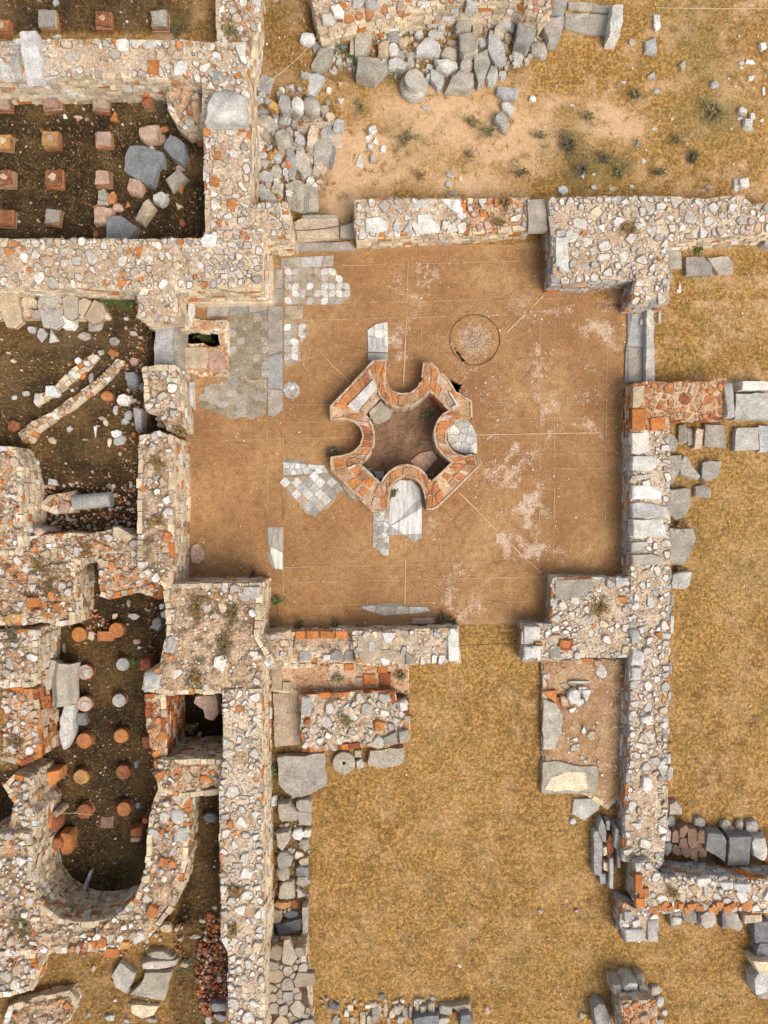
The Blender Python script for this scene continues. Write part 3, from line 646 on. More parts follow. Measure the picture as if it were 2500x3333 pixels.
# south side
wall('s1', 'brick_wall', 'sunken stretch of the south wall with a row of square orange bricks', 'wall', 8, '262,850 400,838 650,832 655,1018 460,1020 262,1022', .50, -.05, cov=.25, d=.19, pal=RUBB, face=FCREAM, edge=0)
wall('s2', 'rubble_wall', 'plaster topped south wall segment ending at the south doorway', 'wall', 8, '650,842 900,838 1100,832 1272,825 1284,1020 1050,1032 960,1035 820,1036 672,1030 655,930', .76, -.05, cov=.22, d=.16, pal=RUBW, face=FCREAM)
wall('s0', 'rubble_wall', 'short cracked wall block joining the south wall to the south west pier', 'wall', 8, '70,880 120,865 250,848 255,940 250,1050 150,1060 95,1045 60,980', 1.0, -.05, cov=.6, d=.24)
wall('sp', 'masonry_bench', 'low pinkish mortar platform with square bricks below the south wall', 'bench', 8, '155,1042 660,1032 968,1045 972,1215 895,1205 600,1200 330,1212 220,1205 155,1195', .28, -.1, cov=.0, d=.3, pal=BRK, face=FCREAM, mat='mortar_red', edge=0)
wall('sr', 'masonry_block', 'free standing rectangular rubble block with thick edge stones south of the room', 'masonry', 8, '330,1225 500,1215 700,1208 885,1205 900,1270 970,1258 976,1380 978,1495 850,1528 700,1530 500,1548 345,1555 335,1400', .62, -.05, cov=.98, d=.17, pal=RUB, face=FBRK, edge=.34, stone_h=.1)
wall('dry', 'drystone_wall', 'thick wall with dry stacked grey stones on top at the bottom edge beside the lawn', 'wall', 11, '152,1216 348,1216 362,1400 382,1659 392,1800 152,1800', .80, -.05, cov=1, d=.19, pal=dict(slab=.5, grey=.2, dslab=.2, tan=.1), face=FCREAM, mat='earth_fill', edge=0, stone_h=.09, peb=False, tight=True)
wall('curv', 'rubble_wall', 'thin low curving wall crossing the dark middle basin', 'wall', 4, '118,1120 190,1068 300,1010 430,915 560,820 640,755 705,688 742,700 660,790 560,880 460,955 330,1040 225,1110 190,1172 140,1172', .70, .4, cov=.5, d=.18, edge=.2, pal=dict(tan=.4, pink=.2, lgrey=.2, white=.1, brick=.1), mat='earth_tan')
wall('curv2', 'rubble_wall', 'broken remains of a low curving wall above the longer one', 'wall', 4, '205,935 330,845 430,745 560,655 590,670 520,740 400,840 280,920 215,950', .64, .4, cov=.6, d=.155, edge=0, pal=RUB, mat='mortar_red')
wall('foot', 'stone_footing', 'mossy footing row of squared stones under the long rubble wall', 'footing', 4, '-100,345 160,340 345,345 480,335 600,340 640,420 480,425 340,425 160,428 -100,430', .85, .4, cov=1, d=.27, edge=0, pal=dict(tan=.4, slab=.35, lgrey=.15, cream=.1), mat='earth_fill', stone_h=.14, tight=True)
wall('box', 'brick_box', 'low square brick box with a broken mouth beside the hexagon floor', 'box', 4, '1085,592 1140,595 1215,590 1240,606 1290,614 1325,600 1362,590 1366,770 1240,772 1086,752', .20, -.05, cov=.3, d=.16, pal=BRK, face=FCREAM, mat='mortar_red', edge=0)
wall('box2', 'brick_kerb', 'narrow brick kerb above the broken well mouth', 'kerb', 4, '1140,440 1250,452 1358,455 1362,585 1325,590 1318,520 1200,506 1110,502 1140,480', .18, -.05, cov=.4, d=.19, pal=BRK, face=FCREAM, mat='mortar_red', edge=0)
wall('coll', 'collapsed_masonry', 'collapsed masonry slope in the north east corner of the square pillar basin', 'masonry', 1, '1005,560 1060,480 1135,545 1205,590 1225,760 1120,780 1060,730 1010,650', .95, .1, cov=.9, d=.19, amp=.2, pal=RUB, mat='mortar_red', stone_h=.15)

# dressed blocks bedded in wall tops (parts)
for a in [('w1', 1, '125,200 150,195 225,200 235,300 245,465 135,470 125,330', .22, 'white', 'b'), ('w1', 1, '60,330 120,320 125,460 60,460', .08, 'grey', 'b'), ('w1', 1, '0,375 50,370 55,458 0,460', .07, 'lgrey', 'b'), ('w1', 1, rect(100, 260, 55, 75), .06, 'lgrey', 'b'),
          ('w1', 1, '678,232 758,230 745,300 700,290', .08, 'white', 'b'), ('w1', 1, '850,245 940,245 935,275 860,280', .05, 'white', 'b'), ('w1', 1, rect(1078, 402, 80, 80, 5), .08, 'white', 'b'), ('w1', 1, '1405,258 1470,258 1470,350 1435,355', .06, 'white', 'b'), ('w1', 1, rect(918, 398, 66, 85), .06, 'brick', 's'),
          ('w1', 1, rect(1315, 465, 85, 75, 10), .06, 'grey', 'b'), ('w2', 1, rect(1287, 1085, 55, 55, 15), .06, 'brick', 's'), ('w2', 1, rect(1450, 757, 40, 60), .05, 'brick', 's'),
          ('w3', 1, '1190,1440 1230,1395 1300,1410 1290,1470 1210,1475', .1, 'white', 'b'),
          ('n1', 2, '720,1310 800,1298 850,1330 850,1380 790,1395 718,1390', .05, 'white', 's'), ('n1', 2, '1030,1285 1100,1282 1165,1360 1160,1392 1030,1395', .05, 'white', 's'), ('n1', 2, '880,1370 900,1315 925,1330 920,1392', .05, 'white', 's'), ('n1', 2, '945,1390 990,1315 1000,1390', .04, 'lgrey', 's'), ('n1', 2, '1210,1360 1290,1300 1295,1385 1205,1392', .05, 'lgrey', 's'), ('n1', 2, '1165,1192 1285,1192 1285,1285 1240,1260', .05, 'white', 's'), ('n1', 2, '990,1198 1095,1195 1085,1250 1020,1255', .06, 'lgrey', 'b'),
          ('n2', 3, '215,1190 330,1188 340,1384 222,1386', .10, 'slab', 's'), ('nep', 3, '385,1418 462,1415 465,1640 405,1600 385,1580', .07, 'white', 's'), ('nep', 3, '388,1382 440,1380 445,1412 388,1415', .07, 'lgrey', 'b'),
          ('e1', 6, '838,1118 950,1116 955,1240 890,1250 838,1245', .06, 'white', 'b'), ('e1', 6, '838,1262 960,1255 1012,1285 1000,1350 930,1356 838,1345', .09, 'lgrey', 'b'), ('e1', 6, '838,1380 960,1362 975,1390 845,1415', .05, 'slab', 'b'), ('e1', 6, '838,1435 990,1440 1035,1490 1020,1520 838,1520', .09, 'white', 'b'), ('e1', 6, '838,1545 960,1535 1068,1580 1062,1635 838,1630', .10, 'lgrey', 'b'),
          ('e1', 9, '838,70 900,58 1060,88 1068,150 838,150', .10, 'lgrey', 'b'), ('e1', 9, '838,165 1062,165 1058,278 940,270 860,285 838,270', .14, 'white', 'b'), ('e1', 9, '838,305 940,295 950,350 838,362', .06, 'lgrey', 'b'), ('e1', 9, '838,380 960,370 1035,395 1030,440 838,440', .09, 'slab', 'b'),
          ('eb', 6, '850,840 920,834 920,960 848,970', .06, 'tan', 's'), ('eb', 6, '1402,812 1455,812 1450,1030 1410,1028', .12, 'lgrey', 'b'), ('eb', 6, rect(885, 1040, 85, 125), .07, 'brick', 's'), ('eb', 6, rect(1000, 1065, 95, 75, -8), .07, 'brick', 's'),
          ('sep', 9, '378,530 610,522 625,560 560,640 380,650', .04, 'slab', 's'), ('sep', 9, '740,515 820,515 820,560 745,575', .07, 'lgrey', 'b'), ('sep', 9, rect(440, 918, 98, 75, 2), .06, 'dbrick', 's'), ('sep', 9, rect(440, 915, 66, 52, 8), .16, 'brick', 'b'), ('sep', 9, '345,900 385,880 415,920 412,1005 350,1008', .07, 'slab', 'b'),
          ('sdj', 9, rect(242, 862, 100, 110), .07, 'lgrey', 'b'), ('sdj', 9, rect(245, 965, 105, 75), .09, 'white', 'b'), ('sdj', 9, rect(278, 935, 70, 20, 0), .14, 'white', 'b'), ('sdj', 9, rect(285, 912, 50, 16), .13, 'brick', 'b'),
          ('s2', 8, '672,860 800,850 830,930 780,1000 860,950 950,970 955,1030 700,1032 668,960', .035, 'tan', 's'), ('s2', 8, '815,845 905,845 870,905 830,905', .07, 'white', 's'), ('s2', 8, rect(1245, 920, 65, 190), .06, 'white', 'b'), ('s2', 8, '960,960 1000,985 1028,1035 960,1038', .06, 'slab', 's'),
          ('s1', 8, rect(325, 862, 62, 52), .06, 'brick', 's'), ('s1', 8, rect(398, 862, 72, 52), .06, 'brick', 's'), ('s1', 8, rect(488, 860, 88, 48), .06, 'brick', 's'), ('s1', 8, rect(575, 858, 78, 48), .06, 'brick', 's'), ('s1', 8, '505,970 545,945 580,965 580,1012 505,1012', .12, 'grey', 'b'), ('s1', 8, rect(355, 985, 75, 65), .08, 'slab', 'b'), ('s1', 8, rect(485, 995, 50, 35), .1, 'white', 'b'), ('s1', 8, rect(618, 985, 62, 70), .06, 'slab', 'b'),
          ('sp', 8, rect(740, 1130, 75, 70), .04, 'brick', 's'), ('sp', 8, rect(835, 1130, 70, 90), .04, 'dbrick', 's'), ('sp', 8, rect(620, 1055, 60, 40), .04, 'brick', 's'), ('sp', 8, rect(820, 1065, 60, 55), .04, 'brick', 's'), ('sp', 8, rect(545, 1075, 90, 85), .03, 'cream', 's'), ('sp', 8, rect(185, 1120, 60, 150), .04, 'tan', 's'), ('sp', 8, rect(245, 1170, 50, 55), .05, 'tan', 's'),
          ('see', 12, '800,1095 915,1095 925,1165 800,1167', .08, 'lgrey', 'b'), ('see', 12, '940,1040 998,1030 995,1165 940,1165', .08, 'lgrey', 'b'), ('see', 12, rect(870, 1058, 52, 45, -15), .08, 'white', 'b'), ('see', 12, rect(820, 1015, 50, 60), .09, 'lgrey', 'b'),
          ('se', 12, '1232,785 1325,785 1330,815 1270,840 1230,825', .1, 'white', 'b'), ('se', 12, '1370,815 1450,808 1450,850 1390,860', .09, 'white', 'b'), ('se', 12, '1455,818 1545,812 1565,860 1500,892 1460,850', .11, 'white', 'b'), ('se', 12, rect(885, 820, 45, 120), .06, 'brick', 's'), ('se', 12, rect(915, 875, 60, 60), .06, 'brick', 's'), ('se', 12, rect(895, 935, 60, 60), .06, 'brick', 's'), ('se', 12, '855,690 900,690 905,745 870,755', .08, 'lgrey', 'b'),
          ('e2', 12, '910,175 950,172 975,240 930,275 905,255', .12, 'white', 'b'), ('e2', 12, '990,110 1040,65 1052,140 1030,190', .1, 'white', 'b'), ('e2', 9, rect(880, 1000, 90, 95, 10), .11, 'lgrey', 'o'), ('e2', 9, rect(870, 1095, 55, 85), .08, 'white', 'b'), ('e2', 9, rect(935, 1370, 75, 45, -15), .12, 'white', 'o'), ('e2', 9, rect(862, 870, 60, 90, -10), .11, 'lgrey', 'o'),
          ('swp', 7, rect(1505, 605, 110, 70), .06, 'lgrey', 'b'), ('swp', 7, '858,1100 900,1075 965,1100 950,1180 860,1210', .12, 'lgrey', 'b'), ('swp', 7, '965,1060 1010,1020 1055,1060 1040,1120 975,1110', .10, 'tan', 'o'), ('swp', 7, '1285,990 1340,975 1365,1010 1330,1090 1275,1050', .10, 'white', 'b'), ('swp', 7, '995,880 1030,860 1055,900 1035,975 1000,960', .12, 'lgrey', 'b'),
          ('xw', 7, '675,210 705,205 800,265 770,300 675,270', .14, 'tan', 'b'), ('xw', 7, '820,350 850,330 885,380 850,435 815,400', .12, 'white', 'b'),
          ('xb', 7, rect(1000, 492, 70, 60, 8), .07, 'ochre', 's'), ('xb', 7, rect(835, 470, 60, 35, -10), .08, 'ochre', 's'), ('xb', 7, rect(895, 465, 45, 40), .08, 'brick', 's'),
          ('lm', 7, '20,750 60,730 120,735 120,780 25,795', .10, 'ochre', 'b'), ('lm', 7, rect(195, 665, 80, 60), .1, 'brick', 's'), ('lm', 7, rect(345, 690, 60, 45, -15), .12, 'brick', 's'),
          ('nc', 2, '505,40 560,20 590,60 585,105 530,90', .15, 'white', 'b'), ('nc', 2, '710,0 800,0 800,40 720,40', .12, 'lgrey', 'b'), ('nc', 3, rect(-120, 20, 70, 55), .12, 'lgrey', 'b'), ('nc', 2, '450,85 520,80 545,125 460,145', .12, 'lgrey', 'b'),
          ('apse', 10, '1015,385 1060,362 1100,395 1100,450 1060,470 1020,440', .10, 'white', 'o'), ('apse', 10, rect(1078, 525, 75, 85), .08, 'lgrey', 'b'), ('apse', 10, '790,1150 840,1108 870,1150 800,1185', .09, 'white', 'b'), ('apse', 10, rect(978, 690, 50, 55, 20), .08, 'brick', 's'), ('apse', 10, rect(910, 990, 60, 70, 25), .09, 'brick', 's'), ('apse', 10, rect(540, 1190, 60, 50), .08, 'brick', 's'), ('apse', 10, rect(608, 1175, 55, 70, 10), .09, 'brick', 's'), ('apse', 10, rect(660, 1235, 90, 60), .05, 'brick', 's'), ('apse', 10, rect(490, 1210, 40, 90), .06, 'dbrick', 's'), ('apse', 10, rect(745, 1190, 55, 45), .07, 'ochre', 's'),
          ('box', 4, rect(1170, 670, 130, 130), .08, 'tan', 's'), ('box', 4, rect(1302, 695, 100, 130), .05, 'pink', 's'),
          ('sr', 8, '330,1230 385,1232 400,1290 380,1345 330,1350', .10, 'lgrey', 'b'), ('sr', 8, '915,1270 960,1250 975,1310 930,1325', .12, 'white', 'b'), ('sr', 8, '820,1480 900,1440 915,1515 830,1530', .10, 'slab', 'b'), ('sr', 8, '915,1440 975,1430 980,1500 920,1515', .10, 'slab', 'b')]: cap(*a)
q = cap('w2', 1, '1225,590 1260,535 1330,515 1430,522 1472,560 1475,700 1430,718 1215,710 1213,640', .55, 'lgrey', 'o', 'boulder_cap', 'big smooth pale boulder')
# orange bricks standing along the ragged south edge of the south east wall
o_, zt_, top_, _ = WALLS['se']; r = rng_for('seb')
for k in range(22):
    x = 965+k*29+r.uniform(-8, 8); y = 955+r.uniform(-25, 25); cap('se', 12, rect(x, y, r.uniform(28, 60), r.uniform(30, 55), r.uniform(-40, 40)), r.uniform(.02, .14), 'brick', 's', 'edge_brick', mat='brick')

# ------------------------------------------------------------------ brick fountain
def resample(P, n):
    L = [0]
    for i in range(1, len(P)): L.append(L[-1]+math.hypot(P[i][0]-P[i-1][0], P[i][1]-P[i-1][1]))
    o = []
    for k in range(n):
        t = L[-1]*k/(n-1); i = 1
        while i < len(P)-1 and L[i] < t: i += 1
        u = (t-L[i-1])/((L[i]-L[i-1]) or 1); o.append((P[i-1][0]+(P[i][0]-P[i-1][0])*u, P[i-1][1]+(P[i][1]-P[i-1][1])*u))
    return o
ZF = .40; fc = W(5, 945, 1140, 0)
fountain = empty('fountain_basin', (fc[0], fc[1], -.35), 'four lobed brick fountain basin in the middle of the paved room', 'fountain')
core = MB(); bricks = MB(); lip = MB(); r = rng_for('fountain')
OUT, INN, SEG = [], [], []
for nm, o_, i_ in FOUT:
    n = 19 if len(nm) == 1 else 13
    a = [W(5, x, y, ZF) for x, y in parse(o_)]; b = [W(5, x, y, ZF) for x, y in parse(i_)]
    a, b = (resample(a, n), resample(b, n)) if len(nm) == 1 else (a, b)
    if len(nm) == 2:   # corners must stay sharp: split at the listed points
        aa, bb = [], []
        for k in range(len(a)-1):
            s = max(2, int(math.hypot(a[k+1][0]-a[k][0], a[k+1][1]-a[k][1])/.14)+1)
            for q in range(s-1):
                t = q/(s-1); aa.append((a[k][0]+(a[k+1][0]-a[k][0])*t, a[k][1]+(a[k+1][1]-a[k][1])*t)); bb.append((b[k][0]+(b[k+1][0]-b[k][0])*t, b[k][1]+(b[k+1][1]-b[k][1])*t))
        a, b = aa+[a[-1]], bb+[b[-1]]
    OUT += a[:-1]; INN += b[:-1]; SEG += [nm]*(len(a)-1)
N = len(OUT); mc = (1, 1, 1)
oa = core.ring([(x, y, -.05) for x, y in OUT]); ob = core.ring([(x, y, ZF) for x, y in OUT]); ib = core.ring([(x, y, ZF) for x, y in INN]); ia = core.ring([(x, y, -.36) for x, y in INN])
core.bridge(ob, oa, mc); core.bridge(ib, ob, mc); core.bridge(ia, ib, mc)
core.build('basin_wall', M['mortar_red'], (fc[0], fc[1], -.35), fountain)
def lerp(a, b, t): return (a[0]+(b[0]-a[0])*t, a[1]+(b[1]-a[1])*t)
i = 0
while i < N:
    j = min(i+2 if len(SEG[i]) == 1 else i+r.choice([1, 2, 2]), N)
    if SEG[i] != SEG[(j-1) % N]: j = i+1
    a0, a1, b0, b1 = OUT[i % N], OUT[j % N], INN[i % N], INN[j % N]
    wd = math.hypot(a0[0]-b0[0], a0[1]-b0[1]); rows = 1 if wd < .55 else 2; e = .05/max(wd, .3)
    for k in range(rows):
        if r.random() < .16 and len(SEG[i]) == 2: continue
        s0, s1 = e+(1-2*e)*k/rows+.015, e+(1-2*e)*(k+1)/rows-.015; t0, t1 = .05, .95
        C = [lerp(lerp(a0, a1, t0), lerp(b0, b1, t0), s0), lerp(lerp(a0, a1, t1), lerp(b0, b1, t1), s0), lerp(lerp(a0, a1, t1), lerp(b0, b1, t1), s1), lerp(lerp(a0, a1, t0), lerp(b0, b1, t0), s1)]
        if area(C) < 0: C.reverse()
        if abs(area(C)) < .002: continue
        cc = cen(C); C = shrink(C, cc, .95, .022, r)
        cl = colour(r, 'brick' if r.random() < .55 else r.choice(['bdust', 'bdust', 'tan', 'dbrick', 'pink']))
        rock(bricks, C, ZF-.03, ZF+r.uniform(.015, .05), cl, r, 's', 0, fine=False)
    i = j
bricks.build('brick_course', M['brick'], (fc[0], fc[1], ZF), fountain)
# plaster lips along both edges
for ring, sgn in ((OUT, 1), (INN, -1)):
    n2 = len(ring); R2 = []
    for k in range(n2):
        p, q = ring[k-1], ring[(k+1) % n2]; L = math.hypot(q[0]-p[0], q[1]-p[1]) or 1; nx, ny = -(q[1]-p[1])/L, (q[0]-p[0])/L; R2.append((ring[k][0]+nx*.028*sgn, ring[k][1]+ny*.028*sgn))
    zb2 = -.05 if sgn == 1 else -.34
    a = lip.ring([(x, y, zb2) for x, y in R2]); b = lip.ring([(x, y, ZF+.035) for x, y in R2]); c = lip.ring([(p[0]*2-q[0], p[1]*2-q[1], ZF+.035) for p, q in zip(ring, R2)]); d_ = lip.ring([(p[0]*2-q[0], p[1]*2-q[1], ZF-.02) for p, q in zip(ring, R2)])
    for k in range(n2):
        cl = (.50, .36, .25) if r.random() < .8 else (.34, .22, .14)
        if r.random() < .08: continue
        lip.face((a[k-1], a[k], b[k], b[k-1]), cl); lip.face((b[k-1], b[k], c[k], c[k-1]), cl); lip.face((c[k-1], c[k], d_[k], d_[k-1]), cl)
lip.build('plaster_lip', M['stone'], (fc[0], fc[1], ZF), fountain)
bf = MB(); Q = [(x*1.03-fc[0]*.03, y*1.03-fc[1]*.03) for x, y in INN]; a = bf.ring([(x, y, -.33) for x, y in Q]); bf.fan(a, (fc[0], fc[1], -.34), mc)
bf.build('basin_floor', M['concrete'], (fc[0], fc[1], -.33), fountain)
def fpart(name, s, zb, zt, col, mat='marble', kind='s'):
    mb = MB(); P = poly(5, s, zt); r = rng_for(name+s); rock(mb, P, zb, zt, colour(r, col), r, kind); c = cen(P); return mb.build(name, M[mat], (c[0], c[1], zb), fountain, smooth=35)
fpart('marble_panel', '608,962 765,798 788,855 662,998', ZF-.02, ZF+.075, 'lgrey')
fpart('inner_step', '672,992 795,878 812,905 705,1022', -.34, .22, 'tan', 'stone'); fpart('inner_step', '735,1000 815,925 832,945 745,1030', -.34, .02, 'slab', 'stone')
fpart('floor_slab', '745,1020 820,945 885,985 862,1035 800,1070 770,1062', -.34, -.27, 'slab', 'stone'); fpart('floor_slab', '985,1290 1050,1240 1120,1230 1150,1275 1060,1380 1030,1330', -.34, -.28, 'pink', 'stone')
fpart('marble_edge', '1218,880 1228,875 1280,958 1268,962', ZF, ZF+.1, 'white'); fpart('marble_edge', '1235,968 1262,950 1268,960 1242,978', ZF, ZF+.1, 'white'); fpart('marble_edge', '608,1332 658,1310 664,1320 614,1342', ZF, ZF+.09, 'white')
fpart('inner_step', '1105,885 1130,890 1215,980 1195,1000', -.34, .15, 'dbrick', 'stone'); fpart('marble_edge', '690,1320 700,1315 812,1425 802,1430', -.3, ZF+.05, 'lgrey')
fpart('broken_slab', '770,1355 830,1350 825,1400 785,1400', -.34, -.22, 'lgrey'); fpart('broken_slab', '718,1340 745,1330 740,1360 725,1365', -.34, -.25, 'lgrey')

# round cover in the floor: raised rim of small stones plus a bed of pale grit
def ringobj():
    c = W(5, 1374, 565, 0); R0 = 150*K/PPM; mb = MB(); r = rng_for('cover'); n = 84
    A_, B_, T1, T2 = [], [], [], []
    for k in range(n):
        t = k*6.2832/n; q = R0+r.uniform(-.012, .012); wd = r.uniform(.003, .014); z = .018+r.uniform(0, .012)
        for lst, rr, zz in ((A_, q+wd, -.03), (T1, q+wd, z), (T2, q-wd, z), (B_, q-wd, -.03)): lst.append((c[0]+rr*math.cos(t), c[1]+rr*math.sin(t), zz))
    A_, T1, T2, B_ = mb.ring(A_), mb.ring(T1), mb.ring(T2), mb.ring(B_); cl = (.2, .2, .2); mb.bridge(A_, T1, cl); mb.bridge(T1, T2, cl); mb.bridge(T2, B_, cl)
    root = empty('manhole_cover', (c[0], c[1], 0), 'round cracked cover outlined by a dark ring in the floor, upper right of the fountain', 'cover')
    o = mb.build('rim', M['stone'], (c[0], c[1], 0), root); 
    for m_ in [mat_plain('dark_rim', (.09, .055, .03), .9)]: o.data.materials[0] = m_
    bed = MB(); a = bed.ring([(c[0]+R0*.97*math.cos(t), c[1]+R0*.97*math.sin(t), .016) for t in [k*6.2832/48 for k in range(48)] ])
    keepers = [(c[0]+R0*.97*math.cos(k*6.2832/48), c[1]+R0*.97*math.sin(k*6.2832/48)) for k in range(48)]
    for _ in range(900):
        t, q = r.uniform(0, 6.2832), R0*.9*math.sqrt(r.random())*r.uniform(.3, 1); x, y = c[0]+q*math.cos(t), c[1]+q*math.sin(t)
        if inside(SLIT, x, y): continue
        s = r.uniform(.006, .022); k = 5; C = [(x+s*math.cos(t+j*1.2566), y+s*math.sin(t+j*1.2566)*r.uniform(.6, 1)) for j in range(k)]
        aa = bed.ring([(p[0], p[1], .0) for p in C]); bb = bed.ring([(x+(p[0]-x)*.7, y+(p[1]-y)*.7, .012+s*.5) for p in C]); cl = colour(r, r.choice(['tan', 'tan', 'pink', 'bdust'])); bed.bridge(aa, bb, cl); bed.face(tuple(bb), cl)
    bed.f = bed.f; bed.build('grit', M['stone'], (c[0], c[1], 0), root)
ringobj()

# ------------------------------------------------------------------ marble floor inlays
def crazed(name, label, reg, s, cell, col, zt=.022, cat='floor slab', gap=.97, pal=None, mat='marble', zb=-.03, kind='s'):
    P = poly(reg, s, zt); r = rng_for(label); mb = MB(); pts, near = scatter(P, cell, r); c = cen(P); cl0 = colour(r, pal or col); a = mb.ring([(x, y, zt-.012) for x, y in P]); mb.face(tuple(a), tuple(v*.62 for v in cl0))
    for i in range(len(pts)):
        C = cell_poly(pts, near, i, cell*1.5, r, 10)
        if not C: continue
        for k in range(len(P)):      # clip to the outline where it is convex
            a, b = P[k-1], P[k]; L = math.hypot(b[0]-a[0], b[1]-a[1])
            if L < .02: continue
            nx, ny = (b[1]-a[1])/L, -(b[0]-a[0])/L
            if (pts[i][0]-a[0])*nx+(pts[i][1]-a[1])*ny < 0: C = half_clip(C, a[0], a[1], nx, ny)
            if len(C) < 3: break
        if len(C) < 3: continue
        cc = cen(C); C = inset(C, cc, .004 if gap < .98 else .007, .002, r); rock(mb, C, zb, zt+r.uniform(-.004, .004), colour(r, pal or col), r, 's', 0, fine=False)
    o = mb.build(name, M[mat], (c[0], c[1], zb)); return tag(o, label, cat)
def mosaic(name, label, reg, s, gen, zt=.02, cat='mosaic', bed=(.40, .31, .22)):
    P = poly(reg, s, zt); r = rng_for(label); mb = MB(); xs = [p[0] for p in P]; ys = [p[1] for p in P]; c = cen(P)
    a = mb.ring([(x, y, .011) for x, y in ragged(P, .12, .03, r)]); mb.face(tuple(a), bed)
    for T, col in gen(min(xs), max(xs), min(ys), max(ys), r):
        cc = cen(T)
        if not inside(P, cc[0]+r.uniform(-.05, .05), cc[1]+r.uniform(-.05, .05)) or r.random() < .06+.5*max(0, noise.noise(Vector((cc[0]*2.2, cc[1]*2.2, 3)))): continue
        if area(T) < 0: T = T[::-1]
        k = r.random()
        parts = [T]
        if k < .35:      # a cracked tile
            a = r.uniform(0, 3.14); nx, ny = math.cos(a), math.sin(a); parts = [half_clip(T, cc[0], cc[1], nx, ny), half_clip(T, cc[0], cc[1], -nx, -ny)]
        for q in parts:
            if len(q) < 3: continue
            c2 = cen(q); rock(mb, inset(q, c2, .006, .003, r), -.03, zt+r.uniform(-.007, .007), col, r, 's', 0, fine=False)
    return tag(mb.build(name, M['marble'], (c[0], c[1], -.03)), label, cat)
def gen_oct(a, worn=False):
    A_, B_ = (['slab', 'dslab', 'dslab', 'tan'], ['dslab', 'dslab', 'slab', 'dslab']) if worn else (['tan', 'slab', 'dslab', 'bdust'], ['lgrey', 'white', 'white', 'lgrey', 'slab'])
    b = a*.6; c = b*.33      # square cells with two opposite corners cut: diagonal hexagons round small squares
    def g(x0, x1, y0, y1, r):
        nx_, ny_ = int((x1-x0)/b)+2, int((y1-y0)/b)+2
        for i in range(-1, nx_):
            for j in range(-1, ny_):
                x, y = x0+i*b, y0+j*b
                T = [(x+c, y), (x+b, y), (x+b, y+b-c), (x+b-c, y+b), (x, y+b), (x, y+c)] if (i+j) % 2 == 0 else [(x, y), (x+b-c, y), (x+b, y+c), (x+b, y+b), (x+c, y+b), (x, y+b-c)]
                yield T, colour(r, r.choice(B_))
                if (i+j) % 2 == 0: yield [(x+c, y), (x, y+c), (x-c, y), (x, y-c)], colour(r, r.choice(A_))
    return g
def gen_hex(a, pal):
    def g(x0, x1, y0, y1, r):
        y = y0; row = 0; h = a*.33
        while y < y1+h:
            x = x0+(a*.39 if row % 2 else 0)
            while x < x1+a:
                yield [(x-a*.5, y), (x-a*.28, y+h), (x+a*.28, y+h), (x+a*.5, y), (x+a*.28, y-h), (x-a*.28, y-h)], colour(r, pal); x += a*.78*1.0 if False else a*.79*2*.5*1.0
                x += a*.0
            y += h; row += 1
            y += h*.0
    def g2(x0, x1, y0, y1, r):
        h = a*.30; row = 0; y = y0
        while y < y1+h:
            x = x0+(a*.78 if row % 2 else 0)
            while x < x1+a:
                yield [(x-a*.5, y), (x-a*.28, y+h), (x+a*.28, y+h), (x+a*.5, y), (x+a*.28, y-h), (x-a*.28, y-h)], colour(r, pal); x += a*1.56
            y += h; row += 1
    return g2
def gen_dia(a, cols):
    def g(x0, x1, y0, y1, r):
        n = int((x1-x0+y1-y0)/a)+3
        for i in range(-n, n):
            for j in range(-n, n):
                x, y = x0+(i-j)*a*.7071, (y0+y1)/2+(i+j)*a*.7071
                if x < x0-a or x > x1+a or y < y0-a or y > y1+a: continue
                s = a*.7071; yield [(x+s, y), (x, y+s), (x-s, y), (x, y-s)], colour(r, r.choice(cols))
    return g
PALE = dict(lgrey=.5, slab=.35, white=.15)
crazed('marble_strip', 'row of pale slabs along the floor under the north doorway', 5, '210,72 525,55 528,122 400,128 210,135', .55, 'slab', pal=dict(slab=.6, lgrey=.4))
crazed('marble_strip', 'narrow grey upright strip beside the north west pier foot', 5, '178,140 222,138 222,345 172,345', .6, 'slab')
mosaic('mosaic_patch', 'wide mosaic patch of white hexagons and diamonds near the north doorway', 5, '232,150 300,130 535,130 560,180 610,240 632,295 585,345 500,352 240,350', gen_oct(.36))
mosaic('mosaic_patch', 'small upright mosaic patch right of the long grey floor strip', 5, '228,450 330,450 380,470 375,535 330,590 332,690 285,715 230,730', gen_oct(.36))
crazed('marble_slab', 'round crazed marble fragment beside the long grey floor strip', 5, '222,865 232,830 262,814 298,820 322,850 324,885 302,912 270,920 240,905', .10, 'lgrey', pal=PALE, cat='marble fragment')
crazed('marble_strip', 'long grey stone strip running down the floor left of the fountain', 5, '133,355 220,355 222,600 222,985 165,1030 130,1020 130,600', .75, 'slab', pal=dict(grey=.5, slab=.5), cat='floor strip', gap=.99)
crazed('marble_slab', 'squarish grey slab between the two white mosaic patches', 5, '232,355 348,358 346,440 230,445', .9, 'slab', pal=dict(slab=.8, tan=.2))
mosaic('mosaic_patch', 'worn grey mosaic with cream diamonds beside the brick box', 4, '1372,420 1600,420 1600,600 1600,790 1380,792 1372,600', gen_oct(.40, True), bed=(.30, .25, .19))
mosaic('mosaic_patch', 'hexagon tile floor patch with bright broken lower edge by the west wall', 4, '1222,850 1400,800 1600,800 1600,930 1565,1010 1400,1040 1260,985 1222,970', gen_hex(.36, dict(dslab=.6, slab=.35, lgrey=.05)), bed=(.42, .37, .30))
crazed('marble_strip', 'grey slab strip under the pier above the brick box', 4, '1240,362 1600,358 1602,415 1372,420 1240,440', .5, 'slab', pal=dict(slab=.7, grey=.3))
